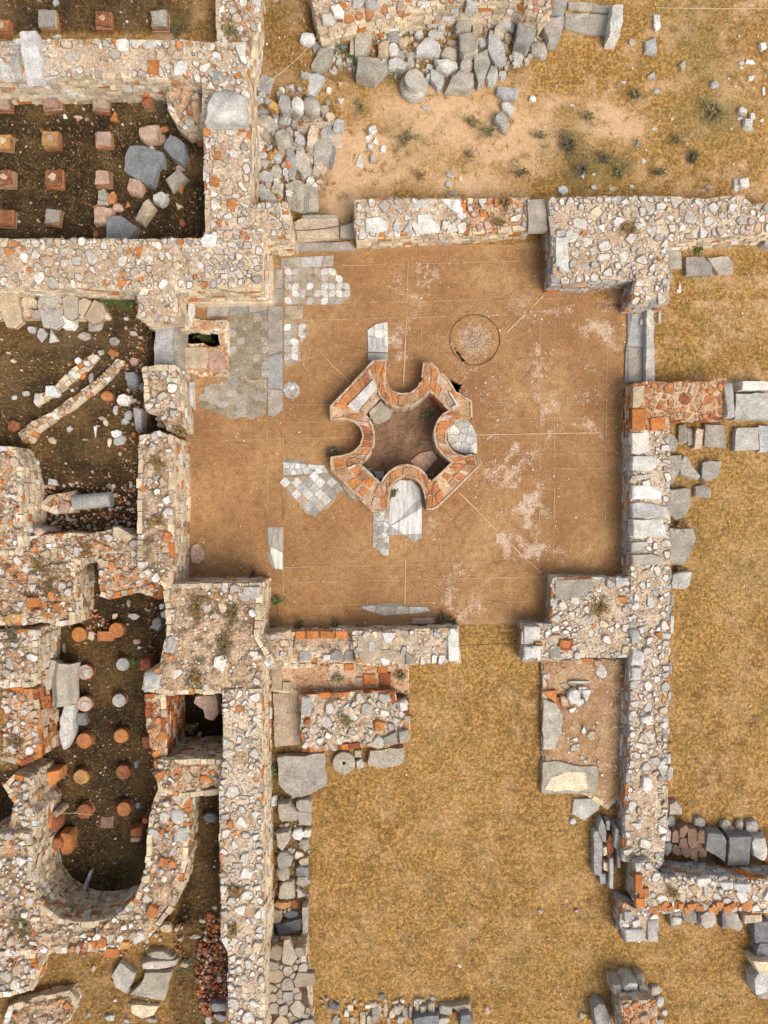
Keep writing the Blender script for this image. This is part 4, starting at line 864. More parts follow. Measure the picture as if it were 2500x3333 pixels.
crazed('marble_strip', 'row of white crazed slabs left of the fountain', 5, '222,1288 330,1285 345,1300 400,1312 475,1318 500,1360 420,1368 225,1378', .17, 'white', pal=dict(white=.8, lgrey=.2))
mosaic('mosaic_patch', 'diamond checker mosaic of white, green and rose marble left of the fountain', 5, '235,1392 330,1378 500,1368 545,1410 582,1465 545,1510 495,1575 430,1600 375,1612 330,1570 290,1520 240,1490', gen_dia(.245, ['white', 'white', 'lgrey', 'slab', 'pink', 'grey', 'white']))
crazed('marble_slab', 'plain worn slab against the lower left wall of the fountain', 5, '500,1360 545,1395 680,1510 660,1540 600,1500 585,1455', .5, 'tan', pal=dict(tan=.6, slab=.4))
crazed('marble_slab', 'crazed marble slab above the fountain', 5, '730,505 780,470 850,455 855,560 855,640 732,635', .2, 'lgrey', pal=dict(white=.5, lgrey=.5), zt=.035, mat='veined')
crazed('marble_slab', 'dark grey block at the foot of the crazed slab above the fountain', 5, '730,640 855,645 856,690 730,690', .9, 'grey', zt=.06)
crazed('marble_slab', 'large white fluted slab lying in the south niche of the fountain', 0, '1266,1640 1275,1580 1300,1560 1340,1562 1368,1590 1374,1650 1374,1750 1350,1762 1315,1740 1266,1742', .62, 'white', pal=dict(white=1), zt=.045, mat='veined')
crazed('marble_slab', 'narrow crazed slab left of the large white fountain slab', 8, '762,125 860,120 860,290 858,380 830,388 800,360 762,330', .12, 'lgrey', pal=PALE, zt=.03)
crazed('marble_slab', 'half round crazed white slab in the east niche of the fountain', 5, '1208,1110 1250,1060 1330,1038 1362,1080 1390,1150 1388,1245 1290,1245 1240,1215 1212,1170', .22, 'white', pal=dict(white=.7, lgrey=.3), zt=.03)
crazed('marble_strip', 'upright grey marble strip standing alone low on the floor', 8, '132,215 222,212 222,470 160,460 135,400 145,350 132,300', .42, 'lgrey', pal=PALE, mat='veined')
crazed('marble_strip', 'long broken sliver of grey slabs along the foot of the south wall', 8, '695,685 900,670 960,690 1085,692 1112,715 1040,730 830,745 700,705', .35, 'slab', pal=dict(slab=.6, lgrey=.4), zt=.03)
crazed('mortar_lump', 'small cracked pinkish mortar lump by the foot of the west wall', 7, '1140,370 1150,325 1185,310 1228,345 1225,400 1190,435 1150,425', .13, 'pink', pal=dict(pink=1), zt=.07, cat='mortar', mat='stone')
crazed('threshold_slab', 'worn dotted grey threshold of the east doorway', 6, '818,410 925,385 922,825 800,822 805,640 818,560', .9, 'slab', pal=dict(lgrey=.6, slab=.4), zt=.06, cat='threshold', gap=.985)

# ------------------------------------------------------------------ loose stones
NOUN = {'b': 'block', 'o': 'boulder', 's': 'slab', 'a': 'stone', 't': 'shard'}
CW = {'basalt': 'dark grey', 'white': 'white', 'lgrey': 'pale grey', 'grey': 'grey', 'dark': 'dark grey', 'tan': 'tan', 'cream': 'cream', 'brick': 'orange', 'dbrick': 'dark red', 'brown': 'brown', 'pink': 'pinkish', 'slab': 'greyish', 'ochre': 'ochre'}
PEND = []
def stone_poly(reg, cx, cy, w_, h_, ang, kind, r):
    a = math.radians(ang); c, s = math.cos(a), math.sin(a)
    if kind in 'bs':
        k = .10; P = [(sx*w_/2*(1+r.uniform(-k, k)), sy*h_/2*(1+r.uniform(-k, k))) for sx, sy in ((-1, -1), (1, -1), (1, 1), (-1, 1))]
        if kind == 'b':     # knock a corner off now and then
            q = []
            for i, p in enumerate(P):
                if r.random() < .45:
                    u, v = P[i-1], P[(i+1) % 4]; t = r.uniform(.12, .3); q += [lerp(p, u, t), lerp(p, v, t)]
                else: q.append(p)
            P = q
    elif kind == 'o': P = [(w_/2*math.cos(t)*r.uniform(.86, 1.1), h_/2*math.sin(t)*r.uniform(.86, 1.1)) for t in [k*.698 for k in range(9)]]
    elif kind == 't':
        a0 = r.uniform(0, 6.28); P = [(w_*.56*math.cos(a0+k*2.094+r.uniform(-.3, .3)), h_*.56*math.sin(a0+k*2.094+r.uniform(-.3, .3))) for k in range(3)]
    else:
        n = r.choice([5, 6, 6, 7]); a0 = r.uniform(0, 6.28); P = [(w_*.53*math.cos(a0+(k+r.uniform(-.28, .28))*6.2832/n)*r.uniform(.88, 1.1), h_*.53*math.sin(a0+(k+r.uniform(-.28, .28))*6.2832/n)*r.uniform(.88, 1.1)) for k in range(n)]
    if kind in 'ba':     # break faces off
        if area(P) < 0: P.reverse()
        for _ in range(r.choice([0, 1, 1, 2])):
            t = r.uniform(0, 6.2832); q = .5*r.uniform(.72, .95)*math.hypot(w_*math.cos(t), h_*math.sin(t)); C = half_clip(P, q*math.cos(t), q*math.sin(t), math.cos(t), math.sin(t))
            if len(C) >= 4: P = C
    return [(cx+1.1*(x*c-y*s), cy+1.1*(x*s+y*c)) for x, y in P]
def loose(cl, reg, geom, kind, col, h=None, label=None, on=0.0, name=None, short=None):
    """cl: cluster key; geom: 'cx,cy,w,h[,ang]' or an outline of 3+ points; on: height of what it rests on above the ground"""
    r = rng_for(cl+str(reg)+geom)
    if ' ' in geom: pts = parse(geom)
    else:
        g = [float(v) for v in geom.split(',')]; pts = stone_poly(reg, g[0], g[1], g[2], g[3], g[4] if len(g) > 4 else 0, kind, r)
    if cl in ('strip', 'row', 'stack', 'below') and ' ' not in geom:
        mx_, my_ = sum(p[0] for p in pts)/len(pts), sum(p[1] for p in pts)/len(pts); pts = [(mx_+(p[0]-mx_)*1.12, my_+(p[1]-my_)*1.12) for p in pts]
    P0 = poly(reg, pts, 0); c = cen(P0); sz = math.sqrt(abs(area(P0))); xs = [p[0] for p in P0]
    # short side estimate
    mn = min(max(p[0]*math.cos(t)+p[1]*math.sin(t) for p in P0)-min(p[0]*math.cos(t)+p[1]*math.sin(t) for p in P0) for t in [k*.2618 for k in range(12)])
    mx = max(max(p[0]*math.cos(t)+p[1]*math.sin(t) for p in P0)-min(p[0]*math.cos(t)+p[1]*math.sin(t) for p in P0) for t in [k*.2618 for k in range(12)])
    if h is None: h = max(.03, min(.5, mn*(.55 if kind in 'bo' else .4)))*r.uniform(.85, 1.15) if kind not in 's' else max(.05, min(.14, mn*.3))
    g = gz(*c)+on; zt = g+h; P = poly(reg, pts, zt); c = cen(P); mb = MB()
    rock(mb, P, g-.04, zt, colour(r, col), r, 'o' if kind == 'o' else ('s' if kind == 's' else 'b'), 0, fine=sz > .09)
    o = mb.build(name or {'b': 'stone_block', 'o': 'boulder', 's': 'stone_slab', 'a': 'stone', 't': 'stone_shard'}[kind], M['brick' if col in ('brick', 'dbrick', 'ochre') else ('marble' if kind == 's' and col in ('white', 'lgrey') else 'stone')], (c[0], c[1], g), smooth=38 if sz > .09 else None)
    PEND.append((cl, o, c, sz, mx/max(mn, .01), kind, col, label, short)); return o
def many(cl, reg, s):
    for e in s.split(';'):
        e = e.strip()
        if not e: continue
        f = e.split('/'); g, kind, col = f[0].strip(), f[1], f[2]
        hh = float(f[3]) if len(f) > 3 and f[3] else None; lab = f[4] if len(f) > 4 and f[4] else None; sh = f[5] if len(f) > 5 else None
        loose(cl, reg, g, kind, col, hh, lab, short=sh)
CL = {}   # cluster key -> (phrase, group)
CL['heap'] = ('the boulder heap', 'boulders heaped below the curved wall')
many('heap', 2, '''370,220,95,65,-10/o/white//lone whitish boulder at the left tip of the curved wall/the lone whitish boulder;435,285,70,80,20/a/grey;456,350,155,88,-58/b/slab/.3/long greyish block leaning right, upper of two end to end/the upper long block;512,280,90,45,35/b/lgrey;
392,490,155,88,-60/b/lgrey/.3/long pale block, lower of two lying end to end left of the sand/the lower long block;352,450,45,40/a/grey;525,205,90,75,-30/a/grey;585,250,70,80/a/dark;630,205,40,60/a/slab;642,270,48,95/b/tan/.28/narrow tan brick post standing beside a tall grey column slab/the narrow tan post;
702,228,100,178/b/slab/.4/tall upright grey column slab under the curved wall/the tall column slab;665,330 800,330 860,370 850,400 775,478 662,450/b/slab/.42/big five sided grey block fronting the boulder heap/the big five sided block;825,285,62,92/b/tan;886,290,65,85/o/white;885,215,75,75/a/grey;870,145,60,40/a/slab;910,375,95,76/b/lgrey;990,375,35,56/b/lgrey;985,325,80,40/a/slab;
1095,270,140,85,-5/b/lgrey;1130,140,70,60/a/lgrey;1135,200,70,50/a/slab;1040,325,60,55/a/grey;1105,325,60,40/a/slab;1155,312,50,48,45/b/white;1226,315,105,80/o/slab;1130,345 1200,340 1275,360 1280,390 1215,432 1145,400/o/white/.32/crescent shaped white boulder in the middle of the heap/the crescent boulder;1340,265,100,165/b/slab/.42/upright rounded tan grey column stump in the heap/the column stump;
1280,85 1335,80 1360,130 1345,185 1265,180 1255,150/b/slab/.36/squat block with a round socket under the curved wall/the socket block;1390,150,60,80/b/tan;1425,250,55,65/a/lgrey;1325,385,90,100,20/o/slab;1370,320 1450,285 1465,380 1425,500 1395,505 1370,400/b/slab/.35/long tapering grey slab pointing down in the heap/the tapering slab;1505,290,95,150/b/lgrey;1490,205,80,45,20/b/white;1520,180,70,60,10/b/slab;1555,110,80,90,10/b/lgrey;1602,140,30,100/b/grey;1575,225,50,50/o/tan;
1150,472,80,115/b/lgrey;1200,530 1230,460 1280,410 1370,440 1370,500 1345,530/b/slab/.4/big wedge shaped block at the front of the heap/the wedge block;1480,450,70,125,10/o/lgrey;1545,370,35,95,25/t/pink;1630,345,60,80/a/lgrey;1570,550,130,75,5/b/lgrey//grey and white block alone below the heap/the lone two toned block;1572,642,85,50,35/b/lgrey;1490,700 1530,650 1575,700 1575,785 1545,775 1495,725/o/grey/.3/grey boulder with weeds below the lone two toned block/the weedy boulder;
160,0 200,-5 200,8 165,10/a/slab;600,175,60,35/a/slab;760,190,30,40/a/grey;945,250,60,60/a/tan;940,180,40,40/a/slab;1000,110,50,80,15/b/slab;1170,85,60,60/a/slab;1240,255,70,35/a/slab;1185,215,20,60,-20/b/tan;560,150,40,40/a/slab;1270,75,50,20/a/lgrey;1475,130,60,55/a/lgrey''')
many('heap', 3, '''160,120 255,118 270,200 210,293 140,250/b/grey/.45/big dark block with a lighter bulge at the right end of the heap/the big dark block;330,100 440,100 435,150 400,255 345,245 310,150/b/slab/.38/large tapering block right of the heap below the curved wall/the large tapering block;270,295,55,85,-8/b/slab;308,285,40,95,-8/b/lgrey;155,340,60,80/a/lgrey;370,0 460,0 430,90 355,95/b/grey;735,5 795,8 790,130 765,228 705,225 715,120/b/white/.5/tall pale upright slab standing right of the paving/the tall pale slab;
495,32,60,45/s/slab;565,38,80,48,3/s/slab;665,50,110,42,5/s/slab;440,68 600,80 715,88 700,215 580,205 440,170/s/slab/.08/cracked low paving slab between the curved wall and the tall pale slab/the cracked paving;925,240 990,210 995,315 930,300/b/lgrey;995,130,38,95/b/white;965,450,50,45/t/lgrey;790,490,45,30/t/lgrey;248,587,40,36/a/white;850,250,50,40/a/tan;100,225,50,55/o/tan;60,165,80,60,15/b/slab;120,130,40,110/b/grey''')
CL['rub'] = ('the slab heap', 'broken slabs heaped left of the sandy path')
many('rub', 2, '''115,500,80,90,22/s/grey/.06/tilted square grey slab alone above the slab heap/the tilted square slab;215,535,30,35/a/white;135,605,60,35,30/b/grey;170,632,55,42,35/s/ochre/.2/orange tile piece with a hole on top of the slab heap/the orange tile piece;230,615,85,105,-10/o/grey;310,615,80,102,-15/o/lgrey/.28/smooth pale oval boulder, left of a matching grey one/the pale oval boulder;390,620,95,120,-20/o/slab/.3/smooth grey oval boulder above the slab heap/the grey oval boulder;
95,665,90,45,-5/b/lgrey;180,690,36,72,-30/b/lgrey;216,660,22,72,-35/b/grey;120,720,110,80/o/slab;235,705,80,80,-20/a/grey;160,765,65,40,-10/b/lgrey;60,770,60,30/a/slab;110,790,60,45/a/slab;315,688,55,28,-5/b/lgrey;320,716,80,18/b/grey;400,710,70,36,10/a/slab;505,700,55,50/b/cream;
300,735 520,728 522,760 310,790/s/tan/.1/long flat tan slab at the top right of the slab heap/the long tan slab;553,750,58,75,10/b/lgrey/.22/fluted grey fragment at the right corner of the long tan slab/the fluted fragment;485,790,85,70,-15/a/grey;548,828,58,105/s/tan;400,805,58,100,5/b/cream/.25/upright cream block in the slab heap/the cream block;360,770,70,40/s/tan;
220,822,112,125/o/slab/.36/biggest round grey boulder in the slab heap/the biggest round boulder;60,820,45,50,15/b/tan;40,885,30,75/b/white;88,870,30,65,10/b/white;100,925,65,55/a/white;148,928,44,45/o/ochre;40,942,25,30/o/pink;200,895,80,70/a/pink;322,832,60,72,-20/a/lgrey;322,868,50,40,10/a/slab;
462,905,95,158,5/s/slab/.14/large flat rectangular slab on the right of the slab heap/the large rectangular slab;522,912,24,162,8/b/dark;272,965,58,165/b/grey;300,900 340,895 385,950 390,1040 350,1070 300,1000/s/slab/.16/large tongue shaped grey slab in the slab heap/the tongue shaped slab;395,940,18,70/b/cream;375,898,42,45/t/tan;425,1012,42,76,15/b/tan;465,1020,34,60,20/b/tan;440,1085,45,40,-20/t/pink;
40,1000,30,40/a/cream;66,1005,30,42/a/tan;50,1030,42,20/a/pink;125,970,190,16/b/tan/.05/thin tan strip lying across the slab heap/the thin tan strip;182,1030,70,80/a/slab;120,1055,90,72/a/lgrey;245,1062,34,112,-25/t/lgrey;80,1105 125,1110 190,1195 85,1205/s/lgrey/.1/flat triangular grey slab at the foot of the slab heap/the triangular slab;175,1132,48,60,20/a/tan;206,1145,40,80/a/lgrey;150,1195,60,30/a/grey;270,1065,70,14,30/b/white;85,845,20,40/a/tan;125,825,50,40/a/brick;245,950,30,60/a/brick;390,870,40,40/a/tan;60,1180,40,40/a/tan''')
CAR = loose('rub', 2, '235,1105 290,1075 370,1110 430,1120 435,1270 355,1280 250,1250', 's', 'slab', .14, 'carved slab with spiral grooves at the foot of the slab heap', name='carved_slab', short='the carved slab')
CL['shard'] = ('the sandy path', 'white shards on the sandy path')
many('shard', 2, '''760,770,50,55,30/a/white;740,822,45,28,-35/b/white;780,846,45,36,25/t/white;745,875,30,30,-20/b/white;822,890,30,36/b/white//small upright white chip lowest right of the chips on the sand;765,945,36,45/b/slab//brown grey chip half sunk in the sand;685,1005 655,995 683,915 708,968 700,1010/s/white/.05/large white pointed shard alone on the sand;565,600,40,36/t/white;490,605,36,40/a/tan;565,500,30,30/t/cream;495,535,25,30,20/b/white;1080,645,50,20,30/b/lgrey;1220,1045,50,25,40/b/lgrey;1215,1105,35,40/a/lgrey;1245,1155,60,30/a/slab;1290,1070,25,25/a/cream;870,1195,35,25/a/white;910,1195,30,20/a/white''')
CL['yard'] = ('the grassy yard', 'pale stones scattered over the top right yard')
many('yard', 3, '''1637,270,42,36,-20/b/white;1555,368,52,22/b/white;1500,376,36,20/b/lgrey;1500,406,25,15/a/white;1560,465,32,26/b/white;1635,540,20,42/b/white;1512,662,48,40,20/b/white;1570,690,30,36/b/white;1490,708,36,22/a/lgrey;1545,735,46,56/b/white;1545,773,72,22/a/lgrey;1440,772,24,16/a/white;1470,1098,30,60/b/white;1520,1090,56,54/b/white;1467,1140,20,18/o/white;975,770,34,16/a/white;880,860,42,45/t/grey;915,960,26,30/a/lgrey;430,1135,50,62,-30/a/white;615,1042,20,18/o/white;615,1120,34,26/a/lgrey;725,1130,36,30/a/lgrey;550,1055,30,36/t/white;1150,390,46,50/a/slab;890,580,18,26/o/white;480,630,30,15/a/white;1340,500,50,40/a/lgrey;1560,30,40,18/a/tan;1625,720,30,22/a/white;1490,215,22,16/a/lgrey;1085,712,14,20/a/white;930,900,14,12/a/white;1465,520,20,18/a/white;1425,470,16,14/a/white;990,545,40,30/a/lgrey;840,1115,30,22/a/lgrey;1300,1120,40,30/a/slab;1270,1145,24,16/a/lgrey''')
CL['eyard'] = ('the east lawn', 'slabs and blocks laid along the east wall')
many('eyard', 3, '''1100,1555,74,96/s/slab/.12/small square slab touching the north east pier/the small square slab;1165,1540 1280,1535 1325,1590 1325,1648 1165,1650/s/slab/.14/wide slab, left of two laid edge to edge under the north wall/the left wide slab;1290,1545 1420,1535 1455,1580 1450,1640 1360,1645/s/slab/.14/cut cornered slab, right of two laid edge to edge/the cut cornered slab;1622,1290,62,115/b/white/.4;1560,1275,66,60/o/grey/.7;1605,1340,62,52/a/lgrey/.6;1652,1420,30,110/b/lgrey/.3''')
many('eyard', 6, '''1150,1125,50,112/b/slab;1192,1142,34,95/b/slab;1246,1145,50,130,5/b/tan/.2/tall narrow fluted block third in the row below the brick corner/the narrow fluted block;1340,1140,115,125/s/slab/.16/square grey slab right of the fluted block below the brick corner/the square grey slab;1470,1090 1610,1086 1608,1225 1455,1232/s/lgrey/.18/large pale slab under the white kerb at the right edge/the large pale slab;1640,1155,60,140/s/lgrey/.16;1065,1120 1100,1130 1125,1185 1105,1240 1068,1225/s/slab/.2;1065,1255 1145,1250 1140,1330 1085,1435 1065,1430/s/slab/.18/tall tapering slab leaning on the east wall/the leaning tapered slab;1155,1255 1180,1265 1200,1320 1255,1385 1235,1405 1135,1370 1130,1330/s/slab/.16/boot shaped slab beside the leaning tapered slab/the boot shaped slab;1262,1300 1310,1285 1380,1290 1370,1380 1290,1420 1260,1390/s/slab/.18/five sided slab lying clear of the east wall/the five sided slab;1270,1470,108,85/a/slab/.16;
1062,1460 1200,1455 1195,1560 1165,1625 1100,1645 1062,1600/s/slab/.22/big slab with a square socket against the east wall/the socketed slab;1490,812 1680,808 1680,862 1490,868/b/white/.42/long white kerb block at the right edge beside the brick corner/the white kerb block;1462,885 1680,880 1680,1045 1456,1042/s/lgrey/.3/large pale paving block below the white kerb block/the pale paving block;1470,860,24,60/a/tan;1130,245,22,40/a/cream;1125,270,30,24/a/white;1430,10,30,18/a/tan;1010,425,18,100/b/lgrey;1075,180,26,40/a/tan''')
many('eyard', 9, '''1070,215 1120,225 1210,220 1235,280 1160,440 1070,440/s/slab/.22/big pointed slab with a round notch against the east wall/the pointed slab;1085,500 1130,480 1208,476 1195,560 1160,586 1080,580/b/lgrey/.32/rounded block at the lower end of the wall side slabs/the rounded end block;1086,650,20,80/b/slab/.25;1084,800,22,110/b/lgrey/.22;1072,1060,30,80/a/grey/.3;1070,1225,26,60/a/lgrey/.3;1060,1440,24,40/a/lgrey;1072,1525,48,36/o/ochre/.2/ochre stone stuck at the foot of the east wall;1062,1600,30,60/a/lgrey;1062,960,20,60/a/lgrey''')
many('eyard', 12, '''1065,340 1110,320 1150,370 1150,405 1060,405/b/slab;1080,450,62,72/a/lgrey;1250,452,70,66/a/slab;1415,470,66,70/a/slab;1442,500,48,48/o/pink;1492,480,48,82/o/slab;1570,478,76,90/a/slab;1070,160,36,90/a/lgrey;1065,70,30,70/a/lgrey''')
CL['stack'] = ('the trench', 'stub columns packed in the trench above the south east wall')
many('stack', 12, '''1060,530,32,72/b/slab/.3;1108,535,46,72/b/brown/.3;1156,505,50,72/b/brown/.35;1156,572,50,58/b/brown/.3;1206,550,50,106/b/brown/.35/tallest of the brown brick stubs in the trench/the tallest brown stub;1260,535,46,80/b/brown/.3;1252,605,46,48/b/brown/.25;1165,628,50,58/b/brown/.25;1215,642,46,70/b/brown/.25;1267,642,46,50/b/brown/.22;1112,615,52,60/b/brown/.22;1060,612,50,82/a/dark/.3;1300,510 1385,510 1415,560 1405,700 1340,650 1280,620/b/dark/.4/big dark hexagonal boulder in the trench/the dark hexagonal boulder;1422,630,20,140/s/dark/.3/thin upright dark plate between two dark trench blocks/the thin upright plate;1490,622,116,150/b/dark/.42/dark rectangular block standing in the trench/the dark rectangular block;1612,612,78,108/b/lgrey/.4/pale block at the right end of the trench/the pale trench block;1652,670,30,40/a/brick''')
CL['below'] = ('the south east wall', 'grey blocks set along the foot of the south east wall')
many('below', 12, '''1108,1020,58,90/b/slab/.28;1110,1045,56,48/b/lgrey/.32;1185,1005,72,72/b/slab/.3;1245,1020,34,80/b/dark/.26;1308,1025,92,102/b/slab/.36/largest square block under the ragged orange brick edge/the largest square block;1402,1035,30,90/b/dark/.25;1455,1045,80,92/b/slab/.33;1570,1030,110,40/b/cream/.35;1632,1110,90,110/b/dark/.3/dark block at the right edge, uppermost of the stacked four/the upper edge block;1635,1210,70,82/b/dark/.35;1560,1280 1680,1275 1680,1370 1610,1368/b/cream/.5/pale flared block at the right edge/the pale flared block;1632,1412,96,112/b/lgrey/.42;1632,1490,72,42/b/slab/.2''')
CL['bot'] = ('the brick topped wall end', 'stones around the brick topped wall end')
many('bot', 12, '''610,1560 650,1540 690,1555 725,1640 740,1700 625,1700/b/grey/.4/large grey leaning block left of the brick topped wall end/the large leaning block;550,1610,72,42/t/tan;895,1395,62,60/o/slab/.4/round stone perched above the brick topped wall end/the perched round stone;1015,1530,52,72/o/lgrey;1040,1595,40,42/a/lgrey;1015,1650,52,40/a/slab;990,1460,80,50/a/slab;760,1460,60,70/b/slab/.6;835,1440,90,60/b/lgrey/.62;915,1455,50,60/b/slab/.6;293,988,32,28/a/lgrey//small grey stone alone on the lawn right of the bottom stones;512,985,22,24/a/slab;490,445,38,42/a/white;670,285,50,40/o/slab''')
CL['row'] = ('the bottom row', 'small stones set in a row along the bottom edge')
many('row', 11, '''525,1555,54,30/b/dark;625,1563,32,34/b/cream;604,1600,26,36,10/b/white;732,1558,30,24/b/white;770,1550,38,28,-15/b/cream;815,1498,28,24/b/dark//small dark stone set above the bottom row of stones;900,1530,40,18,-10/b/tan;940,1525,28,26/a/cream;778,1600,38,84/b/slab;803,1580,18,70/b/tan;838,1578,20,62/b/tan;878,1605,34,40/a/cream;912,1582,38,52/b/slab;955,1600,26,60/b/slab;990,1590,16,74/b/lgrey;1020,1535,18,36/b/white;1048,1525,20,32/o/slab;1066,1580,34,42/b/slab;1112,1565,36,56/b/slab;1005,1625 1085,1610 1160,1608 1160,1680 1000,1680/s/dark/.25/wide dark slab in the bottom row of stones/the wide dark slab;1198,1580,64,52/b/slab;1295,1570,86,48,-15/b/tan;1290,1610 1340,1592 1368,1640 1350,1690 1280,1690/b/dark/.35/dark angular block at the right end of the bottom row/the dark end block;1262,1605,30,32/a/brick;1190,1642,60,38/b/slab;1450,1580,36,42/a/pink//pinkish stone alone right of the bottom row;1282,1310,26,14,30/b/white//tiny white chip alone on the lawn above the bottom row;700,1630,26,60/b/tan;740,1640,24,50/b/slab;640,1640,30,40/a/slab;540,1640,36,50/a/slab;1030,1575,20,60/b/tan;855,1640,24,40/a/tan;930,1640,40,34/b/slab''')
CL['strip'] = ('the wall side strip', 'blocks lined up between the long wall and the lawn')
many('strip', 11, '''170,322,34,52/b/white;250,402,92,120/b/slab/.3/large square block in the strip beside the long wall/the large square strip block;342,350,76,58/b/slab;345,425,76,74/b/slab;225,475,46,28/a/lgrey;180,510 262,500 265,560 215,630 185,600/b/slab/.28/notched grey block left in the wall side strip/the notched block;310,525,66,58,-20/a/white;362,520,46,44/b/white;346,582,68,74/a/slab;230,675,100,90/a/grey;320,650,50,40/a/cream;345,690,48,42/b/tan;220,760,74,82/o/slab;332,745,64,56/b/dark;330,805,64,48/b/slab;242,860,74,82/b/slab;325,882,64,60/t/lgrey;220,950,96,50/o/ochre/.25/orange rounded brick drum lying in the wall side strip/the orange drum;290,940,40,42/a/dbrick;190,1015,44,72/b/tan;275,1005,80,44/a/dark;355,1040,28,140/s/slab/.3;262,1085,140,56,-15/s/dark/.2/dark slab at the foot of the drystone topped wall/the dark foot slab''')
many('strip', 11, '''185,60 470,35 487,235 390,280 290,305 190,225/s/slab/.26/huge flat grey slab beside the long wall below the rubble block/the huge flat slab;650,18 695,15 697,65 652,60/b/slab;690,102,52,62/a/slab;740,20 945,0 952,95 830,128 725,112/s/slab/.3/wide grey slab right of the round millstone/the wide grey slab;170,1240,20,20/a/tan''')
many('strip', 8, '''160,1208 330,1212 332,1520 170,1540/s/tan/.16/long stained paving slab left of the free standing rubble block/the stained paving slab;998,760 1140,756 1142,795 990,798/b/pink/.14/small white edged block at the foot of the south wall/the white edged block''')
CL['bench'] = ('the earth bench', 'stones lying on the low earth bench')
for g_, k_, c_, h_, l_ in [('310,1240 390,1270 425,1340 420,1430 385,1550 305,1550', 's', 'slab', .10, 'long grey slab along the left edge of the earth bench'), ('300,1200 390,1190 392,1278', 's', 'brick', .12, 'orange triangular brick piece at the corner of the earth bench'), ('500,1232,76,90', 'o', 'white', .22, 'rounded white stone in the middle of three on the earth bench'), ('572,1222,62,82', 't', 'white', .18, 'pointed pale stone right of the rounded white one on the bench'), ('440,1260,46,56', 'b', 'pink', .14, 'pinkish stone left of the rounded white one on the bench'), ('412,1270,40,66', 's', 'dbrick', .07, 'dark red tile under the pinkish stone on the bench'), ('555,1195,60,40', 'b', 'lgrey', .10, 'small grey block behind the pointed pale stone on the bench'), ('525,1145,115,12', 's', 'lgrey', .1, 'thin grey edge slab set upright above the bench stones'), ('520,1535,80,40', 'b', 'slab', .06, 'half buried grey block low on the earth bench'), ('330,1110,40,24', 'b', 'lgrey', .05, 'flat pale chip near the top of the earth bench'), ('430,1080,24,40', 'b', 'cream', .05, 'small cream brick standing near the top of the earth bench')]:
    loose('bench', 9, g_, k_, c_, h_, l_, on=.15)
for g_, k_, c_, h_, l_ in [('300,85 390,82 500,105 640,110 638,275 300,282', 's', 'slab', .22, 'large grey block with a cream plaster patch below the earth bench'), ('495,310 640,300 660,330 640,380 560,440 480,400', 's', 'lgrey', .08, 'flat pale slab half covered by grass below the plastered block')]:
    loose('bench', 12, g_, k_, c_, h_, l_)
PB = MB(); Pp = poly(12, '315,250 360,180 470,140 570,150 580,245 520,262 470,255 380,262', .235); r = rng_for('plaster'); rock(PB, Pp, .2, .236, (.72, .60, .42), r, 's')
tag(PB.build('plaster_patch', M['stone'], (*cen(Pp), .2)), 'cream plaster patch stuck on the large grey block below the bench', 'plaster')
CL['slate'] = ('the slab stack', 'long slabs stacked against the east wall')
many('slate', 12, '''640,470 662,420 690,480 690,580 665,560 640,500/s/grey/.32/pointed grey slab at the top of the leaning slab stack/the pointed stack slab;615,500 660,490 668,560 662,780 612,760/s/grey/.28/longest grey slab on the outer side of the slab stack/the longest stack slab;712,520 740,540 735,620 700,680 690,560/b/dbrick/.3/dark red brick mass inside the slab stack/the red brick mass;700,470,20,60/s/grey/.35;745,470 770,490 755,620 735,600/s/grey/.4;668,600 690,590 700,650 672,660/b/cream/.26;665,680 710,690 712,760 670,740/b/cream/.24/cream block inside the slab stack/the cream stack block;720,760,22,170/s/lgrey/.34;765,620,16,200/s/slab/.4;670,790,36,60/s/grey/.22;735,455,50,40/a/grey''')
CL['mid'] = ('the dark middle basin', 'loose stones in the dark middle basin')
many('mid', 4, '''402,455,78,70/a/white/.3/bright white stone under the mossy footing row/the bright footing stone;250,530,60,82/a/grey;315,546,55,78/t/lgrey;190,500,50,40/a/lgrey;495,540,70,50/a/slab;570,480,80,50/b/slab;680,570,60,50/a/slab;800,525,46,26/b/slab;310,868,72,62/b/white/.2/square white block on the broken upper curving wall/the square white block;225,912,46,56/b/white;150,886,42,36/a/lgrey;80,908,32,30/o/lgrey;470,690,44,44/a/white;435,765,60,50/a/lgrey;490,775,40,44/a/brick;672,640,70,42,20/a/brick;635,900,70,60/o/brick/.2/rounded orange brick lump right of the long curving wall/the orange lump;735,920,84,66/a/white/.28/bright white angular stone below the orange lump/the white angular stone;785,800,72,88/b/dark/.4;850,845,50,50/o/dark/.4;765,1012,48,60/a/lgrey;825,1030,44,150/b/grey/.45/tall dark grey slab leaning on the ragged wall/the leaning dark slab;692,985,28,60/a/lgrey;745,1050,52,40/a/lgrey;692,1132,62,50/a/white;715,1168,86,50,-20/a/lgrey;655,1180,24,50/a/cream;570,1105,20,80/t/white;410,1100,44,36/a/lgrey;310,1165,48,40/a/tan;610,1035,44,28/a/tan;632,1062,30,40/a/cream;315,1412,52,44/b/lgrey;208,1310,34,70/a/white;655,1445,40,30/a/dark;430,865,22,20/o/white;800,690,56,50/a/pink;520,880,36,34/b/lgrey;260,890,36,30/a/brick;75,690,34,26/a/cream;70,1080,70,60/a/dbrick;545,790,30,60/a/slab;600,640,36,30/a/slab''')
for g_, c_, l_ in [('980,993,36,34', 'pink', 'uppermost of three pinkish stones lodged in the gap of the west wall'), ('955,1035,52,34', 'cream', 'middle of three pinkish stones lodged in the gap of the west wall'), ('962,1072,46,40', 'pink', 'lowest of three pinkish stones lodged in the gap of the west wall')]:
    loose('mid', 4, g_, 'a', c_, .12, l_, on=.75)
